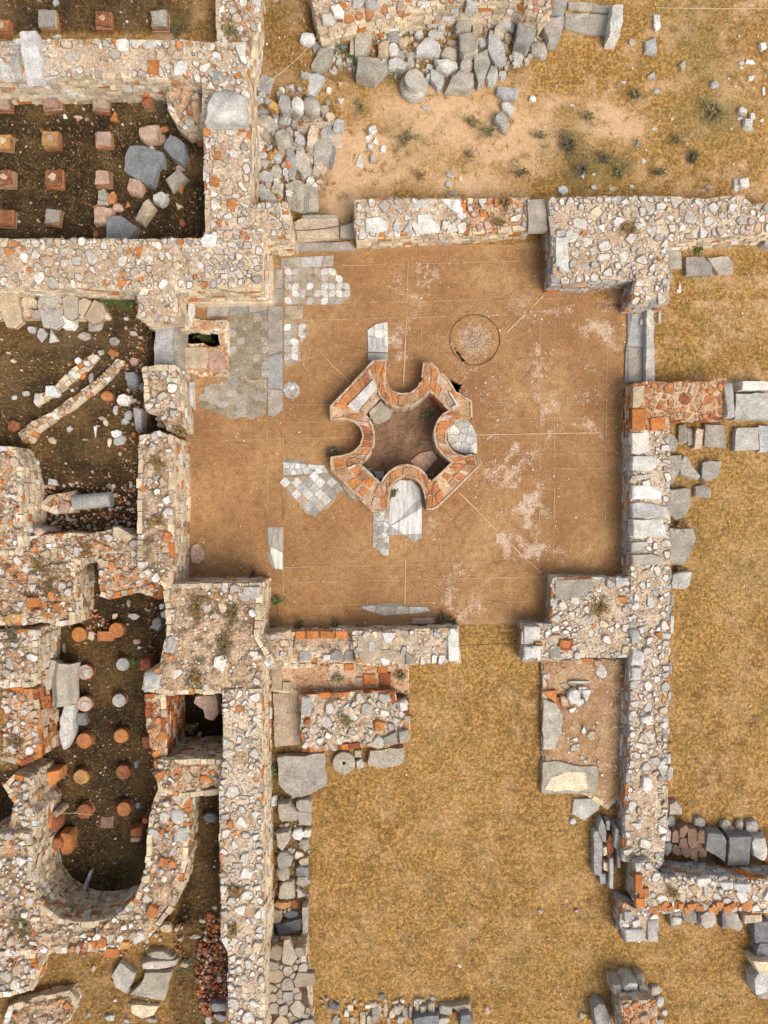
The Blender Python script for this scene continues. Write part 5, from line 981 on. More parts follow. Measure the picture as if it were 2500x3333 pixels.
for g_, c_, l_ in [('1030,1030,70,110', 'grey', 'grey block bridging the gap in the west wall below the pinkish stones'), ('1030,960,90,50', 'slab', 'flat greyish stone bridging the gap in the west wall above the pinkish stones')]:
    loose('mid', 4, g_, 'b', c_, .9, l_, on=.3)
loose('mid', 4, '928,470 1040,466 1038,720 922,722', 's', 'grey', .95, 'large dark grey sill slab in the gap of the west wall', name='sill_slab')
loose('mid', 4, '1042,466 1078,470 1080,745 1042,740', 's', 'slab', .85, 'narrow pale sill strip beside the large dark grey sill slab', name='sill_slab')
CL['base'] = ('the square pillar basin', 'fallen stones in the square pillar basin')
many('base', 1, '''745,940 780,872 860,870 980,910 985,980 945,1000 915,1115 830,1080 740,1020/s/basalt/.26/largest fallen dark grey rough slab in the square pillar basin/the largest fallen slab;1020,800 1060,815 1110,860 1120,920 1090,985 1020,930 975,880/s/basalt/.4/dark grey slab propped in the corner of the square pillar basin/the propped dark slab;805,1110,92,82,15/b/pink/.28/pinkish white block below the largest fallen slab/the pinkish block;640,1290 720,1290 825,1360 770,1440 630,1440/s/basalt/.36/grey slab leaning on the south wall of the square pillar basin/the leaning south slab;618,1288,100,86/b/pink/.3;1050,1070,105,62,-38/b/slab/.3;955,1185,82,76/a/lgrey/.3;872,1262,132,60,-55/b/tan/.26/long tan block slanting across the square pillar basin/the slanting tan block;885,790,108,92/b/pink/.35/lump of mortared brick in the square pillar basin/the mortared brick lump;615,1165,62,70/a/slab/.25;670,1180,40,62/b/brick;702,1240,52,50/a/pink;985,770,48,40/a/brick;962,832,70,60/a/pink;765,1225,30,40/t/brick;590,1245,60,40/a/brick;908,890,30,30/a/white;685,695,56,62/t/brick/.12/orange pointed tile in the square pillar basin/the orange pointed tile;610,1215,70,30/b/slab;1070,1235,46,40/t/tan;1085,1130,26,60,15/b/brick;1090,1335,36,50/a/dbrick;570,1400,34,36/a/dbrick;388,695,20,22/b/white;1120,960,50,50/a/dbrick;1075,1000,60,40/a/pink;215,615,20,18/b/lgrey;115,1330,26,24/a/lgrey;470,700,50,20/a/tan;735,745,16,16/o/lgrey;1200,830,34,70/b/dbrick;340,215,50,20,-20/b/lgrey;760,130,24,14/a/white;330,10,36,26,-40/b/lgrey''''')
CL['low'] = ('the lower left rooms', 'stones lying in the lower left rooms')
many('low', 10, '''665,1370 720,1290 810,1355 800,1400 760,1482 685,1440/s/slab/.2/pointed grey slab, left of the pair below the horseshoe wall/the left pointed slab;870,1350 1030,1345 1020,1390 985,1525 870,1500 770,1485 850,1410/s/slab/.22/fan shaped grey slab, right of the pair below the horseshoe wall/the fan shaped slab;948,1308,180,48,3/b/slab/.22/long block lying right above the fan shaped slab/the long upper block;970,1250,136,46,2/b/slab/.2/topmost short grey bar below the horseshoe wall/the topmost bar;785,1540 950,1555 920,1610 850,1632 785,1590/s/cream/.14/pale half moon slab below the fan shaped slab/the half moon slab;1258,1545 1290,1525 1350,1540 1355,1590 1270,1595/b/dark/.3/dark grey block at the bottom of the tile rubble/the dark rubble block;992,1090,72,54/a/tan;1165,1137,62,28/a/slab;880,1165,26,30/o/tan;1110,1310,50,22,15/b/tan;1215,1045,50,26/a/tan;1255,1030,30,60/b/dbrick;1320,1625,70,60/a/dark;1250,1640,40,40/a/lgrey;560,1330,30,40/a/tan;1285,965,30,26/a/slab;1180,560,40,60/a/dbrick;1260,425,90,60/o/dark;455,1555,40,30/a/lgrey;530,1610,30,26/t/lgrey;655,1630,50,40/a/lgrey;900,1640,80,30/a/slab;760,1645,40,26/a/lgrey;690,1520,20,20/a/white''''')
many('low', 7, '''395,1420,72,245/b/lgrey/.4/upright pale pillar block lying below the bent grey slabs/the pale pillar block;490,1365,60,72/b/dark/.2;285,1495,86,76/b/pink/.35/square brick lump left of the pale pillar block/the square brick lump;880,1505,60,80/b/dbrick/.35;630,868,90,56/s/brick/.2/square orange tile between the two topmost round pillars/the square orange tile;540,865,46,56/a/cream;685,750,26,34/b/cream;800,750,70,34/a/lgrey;820,900,46,30/a/pink;835,935,40,26/t/white;380,940,18,50/b/slab;165,225,56,44/o/lgrey/1.1/grey round stone on the wall crest at the left;225,240,72,60/a/pink/1.1/pinkish angular stone on the wall crest at the left;140,272,52,46/b/lgrey/1.1/grey cube stone on the wall crest at the left;940,790,60,90/a/grey/.7;985,740,60,60/a/lgrey/.9;970,690,40,40/a/lgrey/.9;770,670,24,50/a/slab;1175,1530,60,44/a/grey/.2;1195,1460,26,40/a/lgrey;1145,1440,30,50/a/dbrick;875,1040,70,80/b/dbrick/.6/brick quoin at the left edge of the south west pier''''')
loose('low', 7, '1175,1220 1300,1215 1310,1330 1270,1395 1220,1370 1215,1310 1160,1260', 'b', 'pink', 1.2, 'reddish tufa lump overhanging the dark square pit', name='boulder')
many('low', 10, '''480,890 478,880 538,740 550,745 510,880/s/lgrey/.18/weathered pale plank leaning in the round pillar basin;315,182,70,92/b/brick/.5/square brick pier left of the upper row of round pillars/the square brick pier;815,508,72,60/b/dbrick/.4/dark red brick stub on the right of the round pillar basin/the dark red stub;812,555,60,26/b/pink/.4;335,590,70,80/b/dbrick/.5/broken brick pier on the left side of the round pillar basin/the broken brick pier;395,580,66,120/b/brick/.4;270,445,60,80/b/brick/.7;315,460,40,90/b/dbrick/.6;335,400,36,44/a/tan/.6;640,450,70,60/s/brown/.03;870,440,50,44/a/dbrick/.5;815,100,24,50/a/dark;825,350,30,40/a/dark;215,240,30,20/a/brick''''')
# bent slabs: two curved marble blocks
def bent(label, cx, cy, w_, L_, ang, prof, col):
    """a curved slab: profile heights across its width, swept along its length"""
    r = rng_for(label); mb = MB(); a = math.radians(ang); cl = colour(r, col); nu, nv = 26, 14; x0, y0 = W(7, cx, cy, 0); g = gz(x0, y0); x0, y0 = W(7, cx, cy, g+.6); sx, sy = w_*K/PPM, L_*K/PPM
    def hgt(u):
        for q in range(1, len(prof)):
            if u <= prof[q][0]:
                t = (u-prof[q-1][0])/(prof[q][0]-prof[q-1][0]); t = t*t*(3-2*t); return prof[q-1][1]+(prof[q][1]-prof[q-1][1])*t
        return prof[-1][1]
    def P(u, v, dz):
        lx, ly = (u-.5)*sx+.03*math.sin(v*5+cx), (v-.5)*sy*(1+.05*math.sin(u*4+1)); z = g+hgt(u)+dz+.012*noise.noise(Vector((u*9, v*9, cx)))
        return (x0+lx*math.cos(a)+ly*math.sin(a), y0+lx*math.sin(a)*-1+ly*math.cos(a), z)
    T = [mb.ring([P(i/nu, j/nv, 0) for i in range(nu+1)]) for j in range(nv+1)]; B = [mb.ring([P(i/nu, j/nv, -.16) for i in range(nu+1)]) for j in range(nv+1)]
    for j in range(nv):
        for i in range(nu):
            mb.face((T[j][i], T[j][i+1], T[j+1][i+1], T[j+1][i]), cl); mb.face((B[j+1][i], B[j+1][i+1], B[j][i+1], B[j][i]), cl)
        mb.face((T[j+1][0], B[j+1][0], B[j][0], T[j][0]), cl); mb.face((T[j][nu], B[j][nu], B[j+1][nu], T[j+1][nu]), cl)
    for i in range(nu): mb.face((T[0][i], B[0][i], B[0][i+1], T[0][i+1]), cl); mb.face((T[nv][i+1], B[nv][i+1], B[nv][i], T[nv][i]), cl)
    tag(mb.build('bent_slab', M['marble'], (x0, y0, g), smooth=45), label, 'bent slab', 'stones lying in the lower left rooms')
bent('left one of two big bent grey marble slabs, stepped outline', 262, 1075, 170, 185, 18, [(0, .2), (.3, .28), (.5, .7), (.75, .82), (1, .68)], 'slab')
bent('right one of two big bent grey marble slabs, cloth like', 372, 1150, 155, 255, 4, [(0, .25), (.22, .72), (.5, .86), (.8, .80), (1, .45)], 'slab')

# labels for the rest: look plus the nearest named neighbour
def auto_labels():
    from collections import defaultdict
    marks = defaultdict(list)
    for cl, o, c, sz, asp, kind, col, lab, sh in PEND:
        if sh: marks[cl].append((c, sh))
    todo = defaultdict(list)
    for it in PEND:
        cl, o, c, sz, asp, kind, col, lab, sh = it
        cat = {'b': 'stone block', 'o': 'boulder', 's': 'stone slab', 'a': 'stone', 't': 'stone shard'}[kind]
        if 'brick' in col or col == 'ochre': cat = 'brick'
        if o.name.startswith('carved'): cat = 'carved slab'
        if lab: tag(o, lab, cat, CL[cl][1]); continue
        size = 'tiny' if sz < .14 else ('small' if sz < .24 else ('medium' if sz < .36 else 'large'))
        shp = {'b': 'block', 'o': 'rounded stone', 's': 'flat slab', 'a': 'angular stone', 't': 'pointed shard'}[kind]
        if kind == 'b' and asp > 2.1: shp = 'long block'
        if 'brick' in col: shp = 'brick piece'
        look = f'{size} {CW[col]} {shp}'
        if marks[cl]:
            m, sh2 = min(marks[cl], key=lambda q: math.hypot(q[0][0]-c[0], q[0][1]-c[1])); dx, dy = c[0]-m[0], c[1]-m[1]
            far = math.hypot(dx, dy) > 1.6
            dr = ('right of' if dx > 0 else 'left of') if abs(dx) > abs(dy)*1.2 else ('above' if dy > 0 else 'below')
            rel = f'{"well " if far else ""}{dr} {sh2}'
        else: rel = 'on '+CL[cl][1].split(' on ')[-1] if ' on ' in CL[cl][1] else 'in '+CL[cl][0]
        if cl == 'yard':
            rel = 'in the top right yard'
        if cl == 'shard': rel = 'on the sandy path'
        todo[(look, rel)].append((o, c, cat, cl))
    for (look, rel), L in todo.items():
        if len(L) == 1: tag(L[0][0], f'{look} {rel}', L[0][2], CL[L[0][3]][1]); continue
        xs = [q[1][0] for q in L]; ys = [q[1][1] for q in L]; hor = max(xs)-min(xs) >= max(ys)-min(ys)
        L.sort(key=lambda q: q[1][0] if hor else -q[1][1]); n = len(L); W_ = ['', '', 'two', 'three', 'four', 'five', 'six', 'seven', 'eight', 'nine'][min(n, 9)]
        O_ = ['first', 'second', 'third', 'fourth', 'fifth', 'sixth', 'seventh', 'eighth', 'ninth']
        for i, (o, c, cat, cl) in enumerate(L):
            if n == 2: w1 = ('left' if i == 0 else 'right') if hor else ('upper' if i == 0 else 'lower'); s = f'{w1} of two'
            elif i == 0: s = ('leftmost' if hor else 'topmost')+f' of {W_}'
            elif i == n-1: s = ('rightmost' if hor else 'lowest')+f' of {W_}'
            else: s = O_[min(i, 8)]+(' from left' if hor else ' from top')+f' of {W_}'
            tag(o, f'{look} {rel}, {s}', cat, CL[cl][1])
auto_labels()

# spiral grooves on the carved slab (raised fillets, a part)
mb = MB()
for cx_, cy_, rr in ((285, 1125, 36), (275, 1180, 34), (300, 1225, 28)):
    zt = gz(*W(2, cx_, cy_))+.155
    for q in (1, .62, .3):
        n = 22; A = []
        for k in range(n):
            t = k*6.2832/n; A.append(W(2, cx_+rr*q*math.cos(t), cy_+rr*q*math.sin(t), zt))
        for k in range(n):
            a, b = A[k-1], A[k]; L = math.hypot(b[0]-a[0], b[1]-a[1]); nx, ny = -(b[1]-a[1])/L*.006, (b[0]-a[0])/L*.006
            mb.box8([(a[0]+nx, a[1]+ny, zt-.04), (a[0]-nx, a[1]-ny, zt-.04), (b[0]-nx, b[1]-ny, zt-.04), (b[0]+nx, b[1]+ny, zt-.04)][::-1], [(a[0]+nx, a[1]+ny, zt), (a[0]-nx, a[1]-ny, zt), (b[0]-nx, b[1]-ny, zt), (b[0]+nx, b[1]+ny, zt)][::-1], (.28, .25, .21))
for x0 in (352, 364, 376):
    zt = gz(*W(2, x0, 1200))+.155; a, b = W(2, x0+8, 1118, zt), W(2, x0, 1272, zt); nx = .007
    mb.box8([(a[0]-nx, a[1], zt-.04), (b[0]-nx, b[1], zt-.04), (b[0]+nx, b[1], zt-.04), (a[0]+nx, a[1], zt-.04)], [(a[0]-nx, a[1], zt), (b[0]-nx, b[1], zt), (b[0]+nx, b[1], zt), (a[0]+nx, a[1], zt)], (.28, .25, .21))
mb.build('carved_relief', M['stone'], CAR.location, CAR)

# column drums and millstone
def drum(name, label, reg, cx, cy, rpx, h, col, base=None, hole=False, cat='column drum', lying=None):
    x, y = W(reg, cx, cy, 0); g = gz(x, y); x, y = W(reg, cx, cy, g+h); R = rpx*K/PPM; r = rng_for(label); mb = MB(); cl = colour(r, col)
    prof = [(R*1.0, 0)]
    if base: prof = [(base*K/PPM, 0), (base*K/PPM*1.02, h*.3), (base*K/PPM*.92, h*.42), (R*1.02, h*.5)]
    prof += [(R, h*.9), (R*.95, h)] + ([(R*.16, h), (R*.14, h-.08)] if hole else [(R*.5, h)])
    prev = None; n = 36
    for rr, z in prof:
        ring = mb.ring([(x+rr*math.cos(t)*(1+.03*noise.noise(Vector((math.cos(t)*2+cx, math.sin(t)*2, z*3)))), y+rr*math.sin(t)*(1+.03*noise.noise(Vector((math.cos(t)*2, math.sin(t)*2+cy, z*3)))), g+z+.012*noise.noise(Vector((rr*8*math.cos(t), rr*8*math.sin(t), cx)))) for t in [k*6.2832/n for k in range(n)]])
        if prev: mb.bridge(prev, ring, cl)
        prev = ring
    mb.fan(prev, (x, y, g+prof[-1][1]), cl if not hole else (.05, .03, .02))
    return tag(mb.build(name, M['stone'], (x, y, g), smooth=40), label, cat)
drum('column_stump', 'round stepped column base standing at the front of the boulder heap', 2, 1012, 470, 58, .55, 'slab', base=84, cat='column base')
drum('millstone', 'round grey millstone with a rusty centre hole beside the huge flat slab', 11, 588, 95, 66, .2, 'slab', hole=True, cat='millstone')
# column fragment lying in the middle basin
mb = MB(); a, b = W(4, 445, 1540, .6), W(4, 665, 1520, .6); L = math.hypot(b[0]-a[0], b[1]-a[1]); ux, uy = (b[0]-a[0])/L, (b[1]-a[1])/L; r = rng_for('colf'); cl = tuple(v*.72 for v in colour(r, 'lgrey')); prev = None; R = .22; zc = .55
for k in range(9):
    t = L*k/8; rr = R*(1+.05*noise.noise(Vector((k*.7, 3, 1)))); n = 20
    ring = mb.ring([(a[0]+ux*t-uy*rr*math.cos(q), a[1]+uy*t+ux*rr*math.cos(q), zc+rr*math.sin(q)) for q in [i*6.2832/n for i in range(n)]])
    if prev: mb.bridge(ring, prev, cl)
    else: mb.face(tuple(ring), cl)
    prev = ring
mb.face(tuple(reversed(prev)), cl)
tag(mb.build('column_fragment', M['stone'], (a[0], a[1], .3), smooth=40), 'grey column fragment lying on its side at the bottom of the middle basin', 'column')
wall('cw', 'rubble_wall', 'dark low wall under the fallen column fragment', 'wall', 4, '225,1560 300,1500 440,1480 450,1560 440,1590 330,1600', .55, .2, cov=.8, d=.155, pal=RUBB, mat='mortar_red', edge=0)

# ------------------------------------------------------------------ hypocaust pillars
def pillar_sq(label, reg, cx, cy, s, h, topc, tiles='brick', group='square tile pillars of the hypocaust'):
    x, y = W(reg, cx, cy, 0); g = gz(x, y); x, y = W(reg, cx, cy, g+h); S = s*K/PPM/2*.93; r = rng_for(label); n = max(3, int(h/.055)); mb = MB(); rot = r.uniform(-.14, .14)
    root = empty('hypocaust_pillar', (x, y, g), label, 'pillar', group)
    for k in range(n):
        z0 = g-.03+(h-.03)*k/n; z1 = g-.03+(h-.03)*(k+1)/n-.012; e = S*(1.0+.13*(1-k/n))*r.uniform(.95, 1.04); a = rot+r.uniform(-.05, .05); ox, oy = r.uniform(-.012, .012), r.uniform(-.012, .012)
        C = [(x+ox+e*(cx_*math.cos(a)-cy_*math.sin(a)), y+oy+e*(cx_*math.sin(a)+cy_*math.cos(a))) for cx_, cy_ in ((-1, -1), (1, -1), (1, 1), (-1, 1))]
        cl = colour(r, r.choice(['bdust', 'dbrick', 'brick', 'bdust', 'tan'])); cl = tuple(v*.8 for v in cl); mb.box8([(p[0], p[1], z0) for p in C], [(p[0]+r.uniform(-.01, .01), p[1]+r.uniform(-.01, .01), z1) for p in C], cl)
    mb.build('tile_stack', M['brick'], (x, y, g), root)
    t = MB(); C = ragged(shrink([(x-S, y-S), (x+S, y-S), (x+S, y+S), (x-S, y+S)], (x, y), .98, .04, r), .12, .02, r); rock(t, C, g+h-.08, g+h, tuple(v*.8 for v in colour(r, topc)), r, 's'); t.build('top_tile', M['stone' if topc not in ('brick', 'ochre', 'dbrick') else 'brick'], (x, y, g+h-.08), root)
    if r.random() < .6 and topc in ('brick', 'ochre', 'tan', 'dbrick'):
        t = MB(); C = [(x+S*r.uniform(.3, .62)*math.cos(q), y+S*r.uniform(.3, .62)*math.sin(q)) for q in [k*.785 for k in range(8)]]; rock(t, C, g+h-.03, g+h+.035, colour(r, 'tan'), r, 'b'); t.build('mortar_cap', M['stone'], (x, y, g+h-.03), root)
for a in [('dark edged tile pillar cut by the left edge, north of the basin', 8, 150, 80, 'brick'), ('grey topped pillar, leftmost whole one north of the basin', 280, 105, 100, 'slab'), ('broken red topped pillar in the middle north of the basin', 612, 108, 92, 'dbrick'), ('plain grey topped pillar, rightmost north of the basin', 952, 105, 95, 'slab'),
          ('tan pillar at the left edge, top row inside the basin', 15, 605, 85, 'tan'), ('crusty pillar, second in the top row inside the basin', 300, 592, 105, 'pink'), ('crumbling topped pillar, third in the top row inside the basin', 600, 605, 95, 'tan'), ('faint dark red stub at the right end of the basin top row', 885, 605, 60, 'dbrick'),
          ('orange stepped pillar at the left edge, second row inside the basin', 15, 845, 88, 'ochre'), ('bright orange stepped pillar with white crust in the basin', 298, 828, 98, 'ochre'), ('pinkish crusted pillar, right end of the second basin row', 615, 828, 92, 'pink'),
          ('many layered tile pillar at the left edge, third basin row', 22, 1060, 90, 'dbrick'), ('dark pillar with white splashes in the third basin row', 315, 1062, 100, 'dbrick'), ('pale pinkish topped pillar, right end of the third basin row', 610, 1062, 90, 'pink'),
          ('dark red pillar at the left edge, bottom basin row', 25, 1300, 95, 'dbrick'), ('grey topped pillar, second in the bottom basin row', 308, 1295, 92, 'slab')]:
    pillar_sq(a[0], 1, a[1], a[2], a[3], .28, a[4])
def pillar_rd(label, reg, cx, cy, rp, h, topc):
    x, y = W(reg, cx, cy, 0); g = gz(x, y); x, y = W(reg, cx, cy, g+h); R = rp*K/PPM; r = rng_for(label); n = max(3, int(h/.07)); mb = MB()
    root = empty('hypocaust_pillar', (x, y, g), label, 'pillar', 'round tile pillars of the hypocaust')
    for k in range(n):
        z0 = g-.03+(h-.03)*k/n; z1 = g-.03+(h-.03)*(k+1)/n-.012; e = R*r.uniform(.94, 1.03); ox, oy = r.uniform(-.012, .012), r.uniform(-.012, .012); cl = tuple(v*.75 for v in colour(r, r.choice(['brick', 'dbrick', 'bdust'])))
        a = mb.ring([(x+ox+e*math.cos(q), y+oy+e*math.sin(q), z0) for q in [i*6.2832/24 for i in range(24)]]); b = mb.ring([(x+ox+e*math.cos(q), y+oy+e*math.sin(q), z1) for q in [i*6.2832/24 for i in range(24)]])
        mb.bridge(a, b, cl); mb.face(tuple(b), cl)
    mb.build('tile_stack', M['brick'], (x, y, g), root)
    t = MB(); C = [(x+R*1.0*math.cos(q)*r.uniform(.97, 1.02), y+R*math.sin(q)*r.uniform(.97, 1.02)) for q in [i*6.2832/22 for i in range(22)]]; rock(t, C, g+h-.07, g+h, tuple(v*.95 for v in colour(r, topc)), r, 's', fine=False); t.build('top_tile', M['brick' if 'brick' in topc or topc == 'ochre' else 'stone'], (x, y, g+h-.07), root)
    if topc == 'pink':
        t = MB(); C = [(x+R*r.uniform(.4, .7)*math.cos(q)+R*.2, y+R*r.uniform(.4, .7)*math.sin(q)) for q in [k*.785 for k in range(8)]]; rock(t, C, g+h-.02, g+h+.03, colour(r, 'lgrey'), r, 's'); t.build('mortar_cap', M['stone'], (x, y, g+h-.02), root)
for a in [(7, 472, 858, 45, 'brick', 'orange round pillar left of the square orange tile'), (7, 697, 833, 46, 'brick', 'red cracked round pillar right of the square orange tile'), (7, 508, 1085, 46, 'pink', 'pinkish white round pillar right of the bent slabs'), (7, 735, 1038, 40, 'lgrey', 'pale round pillar with weeds, right of the pinkish one'), (7, 278, 1272, 42, 'brick', 'orange round pillar peeping from under the bent slabs'), (7, 505, 1275, 46, 'pink', 'half orange half white round pillar below the bent slabs'), (7, 713, 1255, 41, 'lgrey', 'clean pale grey round pillar'),
          (7, 503, 1497, 47, 'brick', 'red round pillar with pale rim right of the pale pillar block'), (7, 725, 1468, 44, 'brick', 'red round pillar with a white crack'), (10, 485, 178, 45, 'ochre', 'light orange round pillar in the lower basin'), (10, 738, 150, 45, 'dbrick', 'dark red round pillar carrying a brick chip'), (10, 505, 385, 45, 'dbrick', 'darkest red round pillar, lower left of four'), (10, 742, 372, 43, 'brick', 'red round pillar, lowest on the right of the basin')]:
    pillar_rd(a[5], a[0], a[1], a[2], a[3], .28, a[4])

# ------------------------------------------------------------------ thresholds, sills, chains
def slabobj(name, label, reg, s, zb, zt, col, cat='threshold', mat='stone', parts=()):
    P = poly(reg, s, zt); c = cen(P); r = rng_for(label); mb = MB(); rock(mb, P, zb, zt, colour(r, col), r, 's'); o = tag(mb.build(name, M[mat], (c[0], c[1], zb), smooth=35), label, cat)
    for pn, s2, z0, z1, c2 in parts:
        P2 = poly(reg, s2, z1); mb = MB(); rock(mb, P2, z0, z1, colour(r, c2), r, 's'); cc = cen(P2); mb.build(pn, M[mat], (cc[0], cc[1], z0), o, smooth=35)
    return o
slabobj('threshold_slab', 'cracked cream threshold slab of the north doorway', 2, '285,1330 330,1308 555,1306 558,1400 300,1440', -.05, .34, 'tan', parts=[('raised_edge', '330,1290 555,1288 556,1308 330,1312', -.04, .37, 'slab'), ('raised_edge', '300,1425 545,1408 560,1420 300,1448', -.04, .28, 'cream')])
slabobj('threshold_slab', 'darker grey threshold slab at the right of the north doorway', 2, '562,1345 655,1335 660,1420 565,1418', -.05, .24, 'slab')
slabobj('door_step', 'long narrow pale step below the north doorway slabs', 2, '300,1458 625,1448 660,1495 300,1502', -.05, .13, 'slab', 'step')
slabobj('sill_block', 'tall narrow grey kerb of the east doorway', 6, '930,372 972,370 978,600 982,835 926,835 928,640', -.05, .28, 'lgrey', 'kerb', parts=[('broken_chip', '895,440 918,432 915,475 890,470', -.02, .14, 'white')])
slabobj('plinth_strip', 'bright marble plinth along the foot of the north west pier', 0, '626,984 640,977 888,972 888,987 640,990', -.03, .30, 'cream', 'plinth', 'marble')
slabobj('plinth_strip', 'upright marble plinth at the west face below the pier', 0, '612,975 628,985 625,1065 610,1060', -.03, .28, 'white', 'plinth', 'marble')
slabobj('plinth_strip', 'upright marble plinth on the east face of the north west pier', 0, '872,830 884,822 890,985 878,975', -.03, .3, 'cream', 'plinth', 'marble')
slabobj('plinth_strip', 'slim white marble upright low on the west wall beside the hexagon floor', 0, '616,1240 626,1240 628,1330 616,1320', -.03, .3, 'white', 'plinth', 'marble')
def tube(name, label, pts, rad, mat, cat, bead=0):
    mb = MB(); r = rng_for(label); prev = None; n = 6
    for k, p in enumerate(pts):
        q = Vector(pts[min(k+1, len(pts)-1)])-Vector(pts[max(k-1, 0)]); q.normalize(); u = q.cross(Vector((0, 0, 1))).normalized(); v = u.cross(q); rr = rad*(1.5 if bead and k % 2 else 1)
        ring = mb.ring([tuple(Vector(p)+u*rr*math.cos(t)+v*rr*math.sin(t)) for t in [i*6.2832/n for i in range(n)]])
        if prev: mb.bridge(prev, ring, (1, 1, 1))
        prev = ring
    return tag(mb.build(name, M[mat], pts[len(pts)//2]), label, cat)
def sag(a, b, n, s): return [(a[0]+(b[0]-a[0])*k/n, a[1]+(b[1]-a[1])*k/n, a[2]+(b[2]-a[2])*k/n-s*(1-(2*k/n-1)**2)) for k in range(n+1)]
A = (*W(2, 262, 1385, .75), .8); B = (*W(2, 668, 1325, .75), .75); tube('barrier_chain', 'rusty chain sagging across the north doorway', sag(A, B, 60, .22), .011, 'chain', 'chain', 1)
A = (*W(8, 1278, 925, .5), .5); B = (*W(9, 195, 915, .5), .5); tube('barrier_chain', 'thin dark chain across the south doorway', sag(A, B, 50, .12), .008, 'chain', 'chain', 1)
A = (*W(3, 985, 46, .3), .3); B = (*W(3, 1760, 52, .3), .3); tube('string_line', 'taut pale string across the top right grass', sag(A, B, 10, .02), .006, 'rope', 'string')
A = (*W(2, 120, 500, .75), .75); B = (*W(2, 440, 210, .5), .5); tube('string_line', 'thin pale cable slanting over the earth left of the boulder heap', sag(A, B, 12, .15), .007, 'rope', 'cable')
A = (*W(10, 355, 395, .2), .2); B = (*W(10, 560, 405, .1), .1); tube('string_line', 'short yellowish string hanging over the round pillar basin', sag(A, B, 8, .05), .006, 'rope', 'string')

# ------------------------------------------------------------------ weeds
def weed(label, reg, cx, cy, rp, n, cols, h=.25, name='weed', group='weeds in the sandy yard', lift=0.0):
    x, y = W(reg, cx, cy, 0); g = gz(x, y)+lift; x, y = W(reg, cx, cy, g); R = rp*K/PPM; r = rng_for(label); st = MB(); lf = MB()
    for k in range(int(n*.6)):
        a = r.uniform(0, 6.2832); L = R*r.uniform(.35, 1.5)*(.6+.4*math.sin(a*2+cx)); up = h*r.uniform(.3, 1.0); q = 5; prev = None; bend = r.uniform(-.5, .5); c = colour(r, 'tan'); c = tuple(v*.3 for v in c)
        for j in range(q+1):
            t = j/q; aa = a+bend*t; px, py, pz = x+L*t*math.cos(aa), y+L*t*math.sin(aa), g+up*math.sin(t*2.2)
            w_ = .006*(1-t*.7); ring = st.ring([(px-math.sin(aa)*w_, py+math.cos(aa)*w_, pz), (px+math.sin(aa)*w_, py-math.cos(aa)*w_, pz)])
            if prev: st.face((prev[0], prev[1], ring[1], ring[0]), c)
            prev = ring
            for _ in range(2 if j else 0):
                b = aa+r.uniform(-1.4, 1.4); ll = r.uniform(.03, .09); ww = ll*r.uniform(.12, .3); cc = r.choice(cols); f = r.uniform(.6, 1.35); cc = tuple(v*f for v in cc); dz = r.uniform(-.2, .6)*ll
                p0 = (px, py, pz); p1 = (px+ll*.5*math.cos(b)-ww*math.sin(b), py+ll*.5*math.sin(b)+ww*math.cos(b), pz+dz*.6); p2 = (px+ll*math.cos(b), py+ll*math.sin(b), pz+dz); p3 = (px+ll*.5*math.cos(b)+ww*math.sin(b), py+ll*.5*math.sin(b)-ww*math.cos(b), pz+dz*.6)
                i = lf.ring([p0, p3, p2, p1]); lf.face(tuple(i), cc)
    root = empty(name, (x, y, g), label, 'weed', group); st.build('stem', M['leaf'], (x, y, g), root); lf.build('foliage', M['leaf'], (x, y, g), root)
OL = [(.16, .135, .06), (.2, .16, .07), (.11, .105, .045), (.24, .18, .08)]; GR = [(.06, .10, .025), (.09, .13, .03), (.12, .15, .04), (.045, .07, .02)]; DK = [(.06, .06, .03), (.09, .078, .04), (.13, .105, .055)]; BR = [(.18, .11, .04), (.13, .08, .03), (.24, .15, .05)]
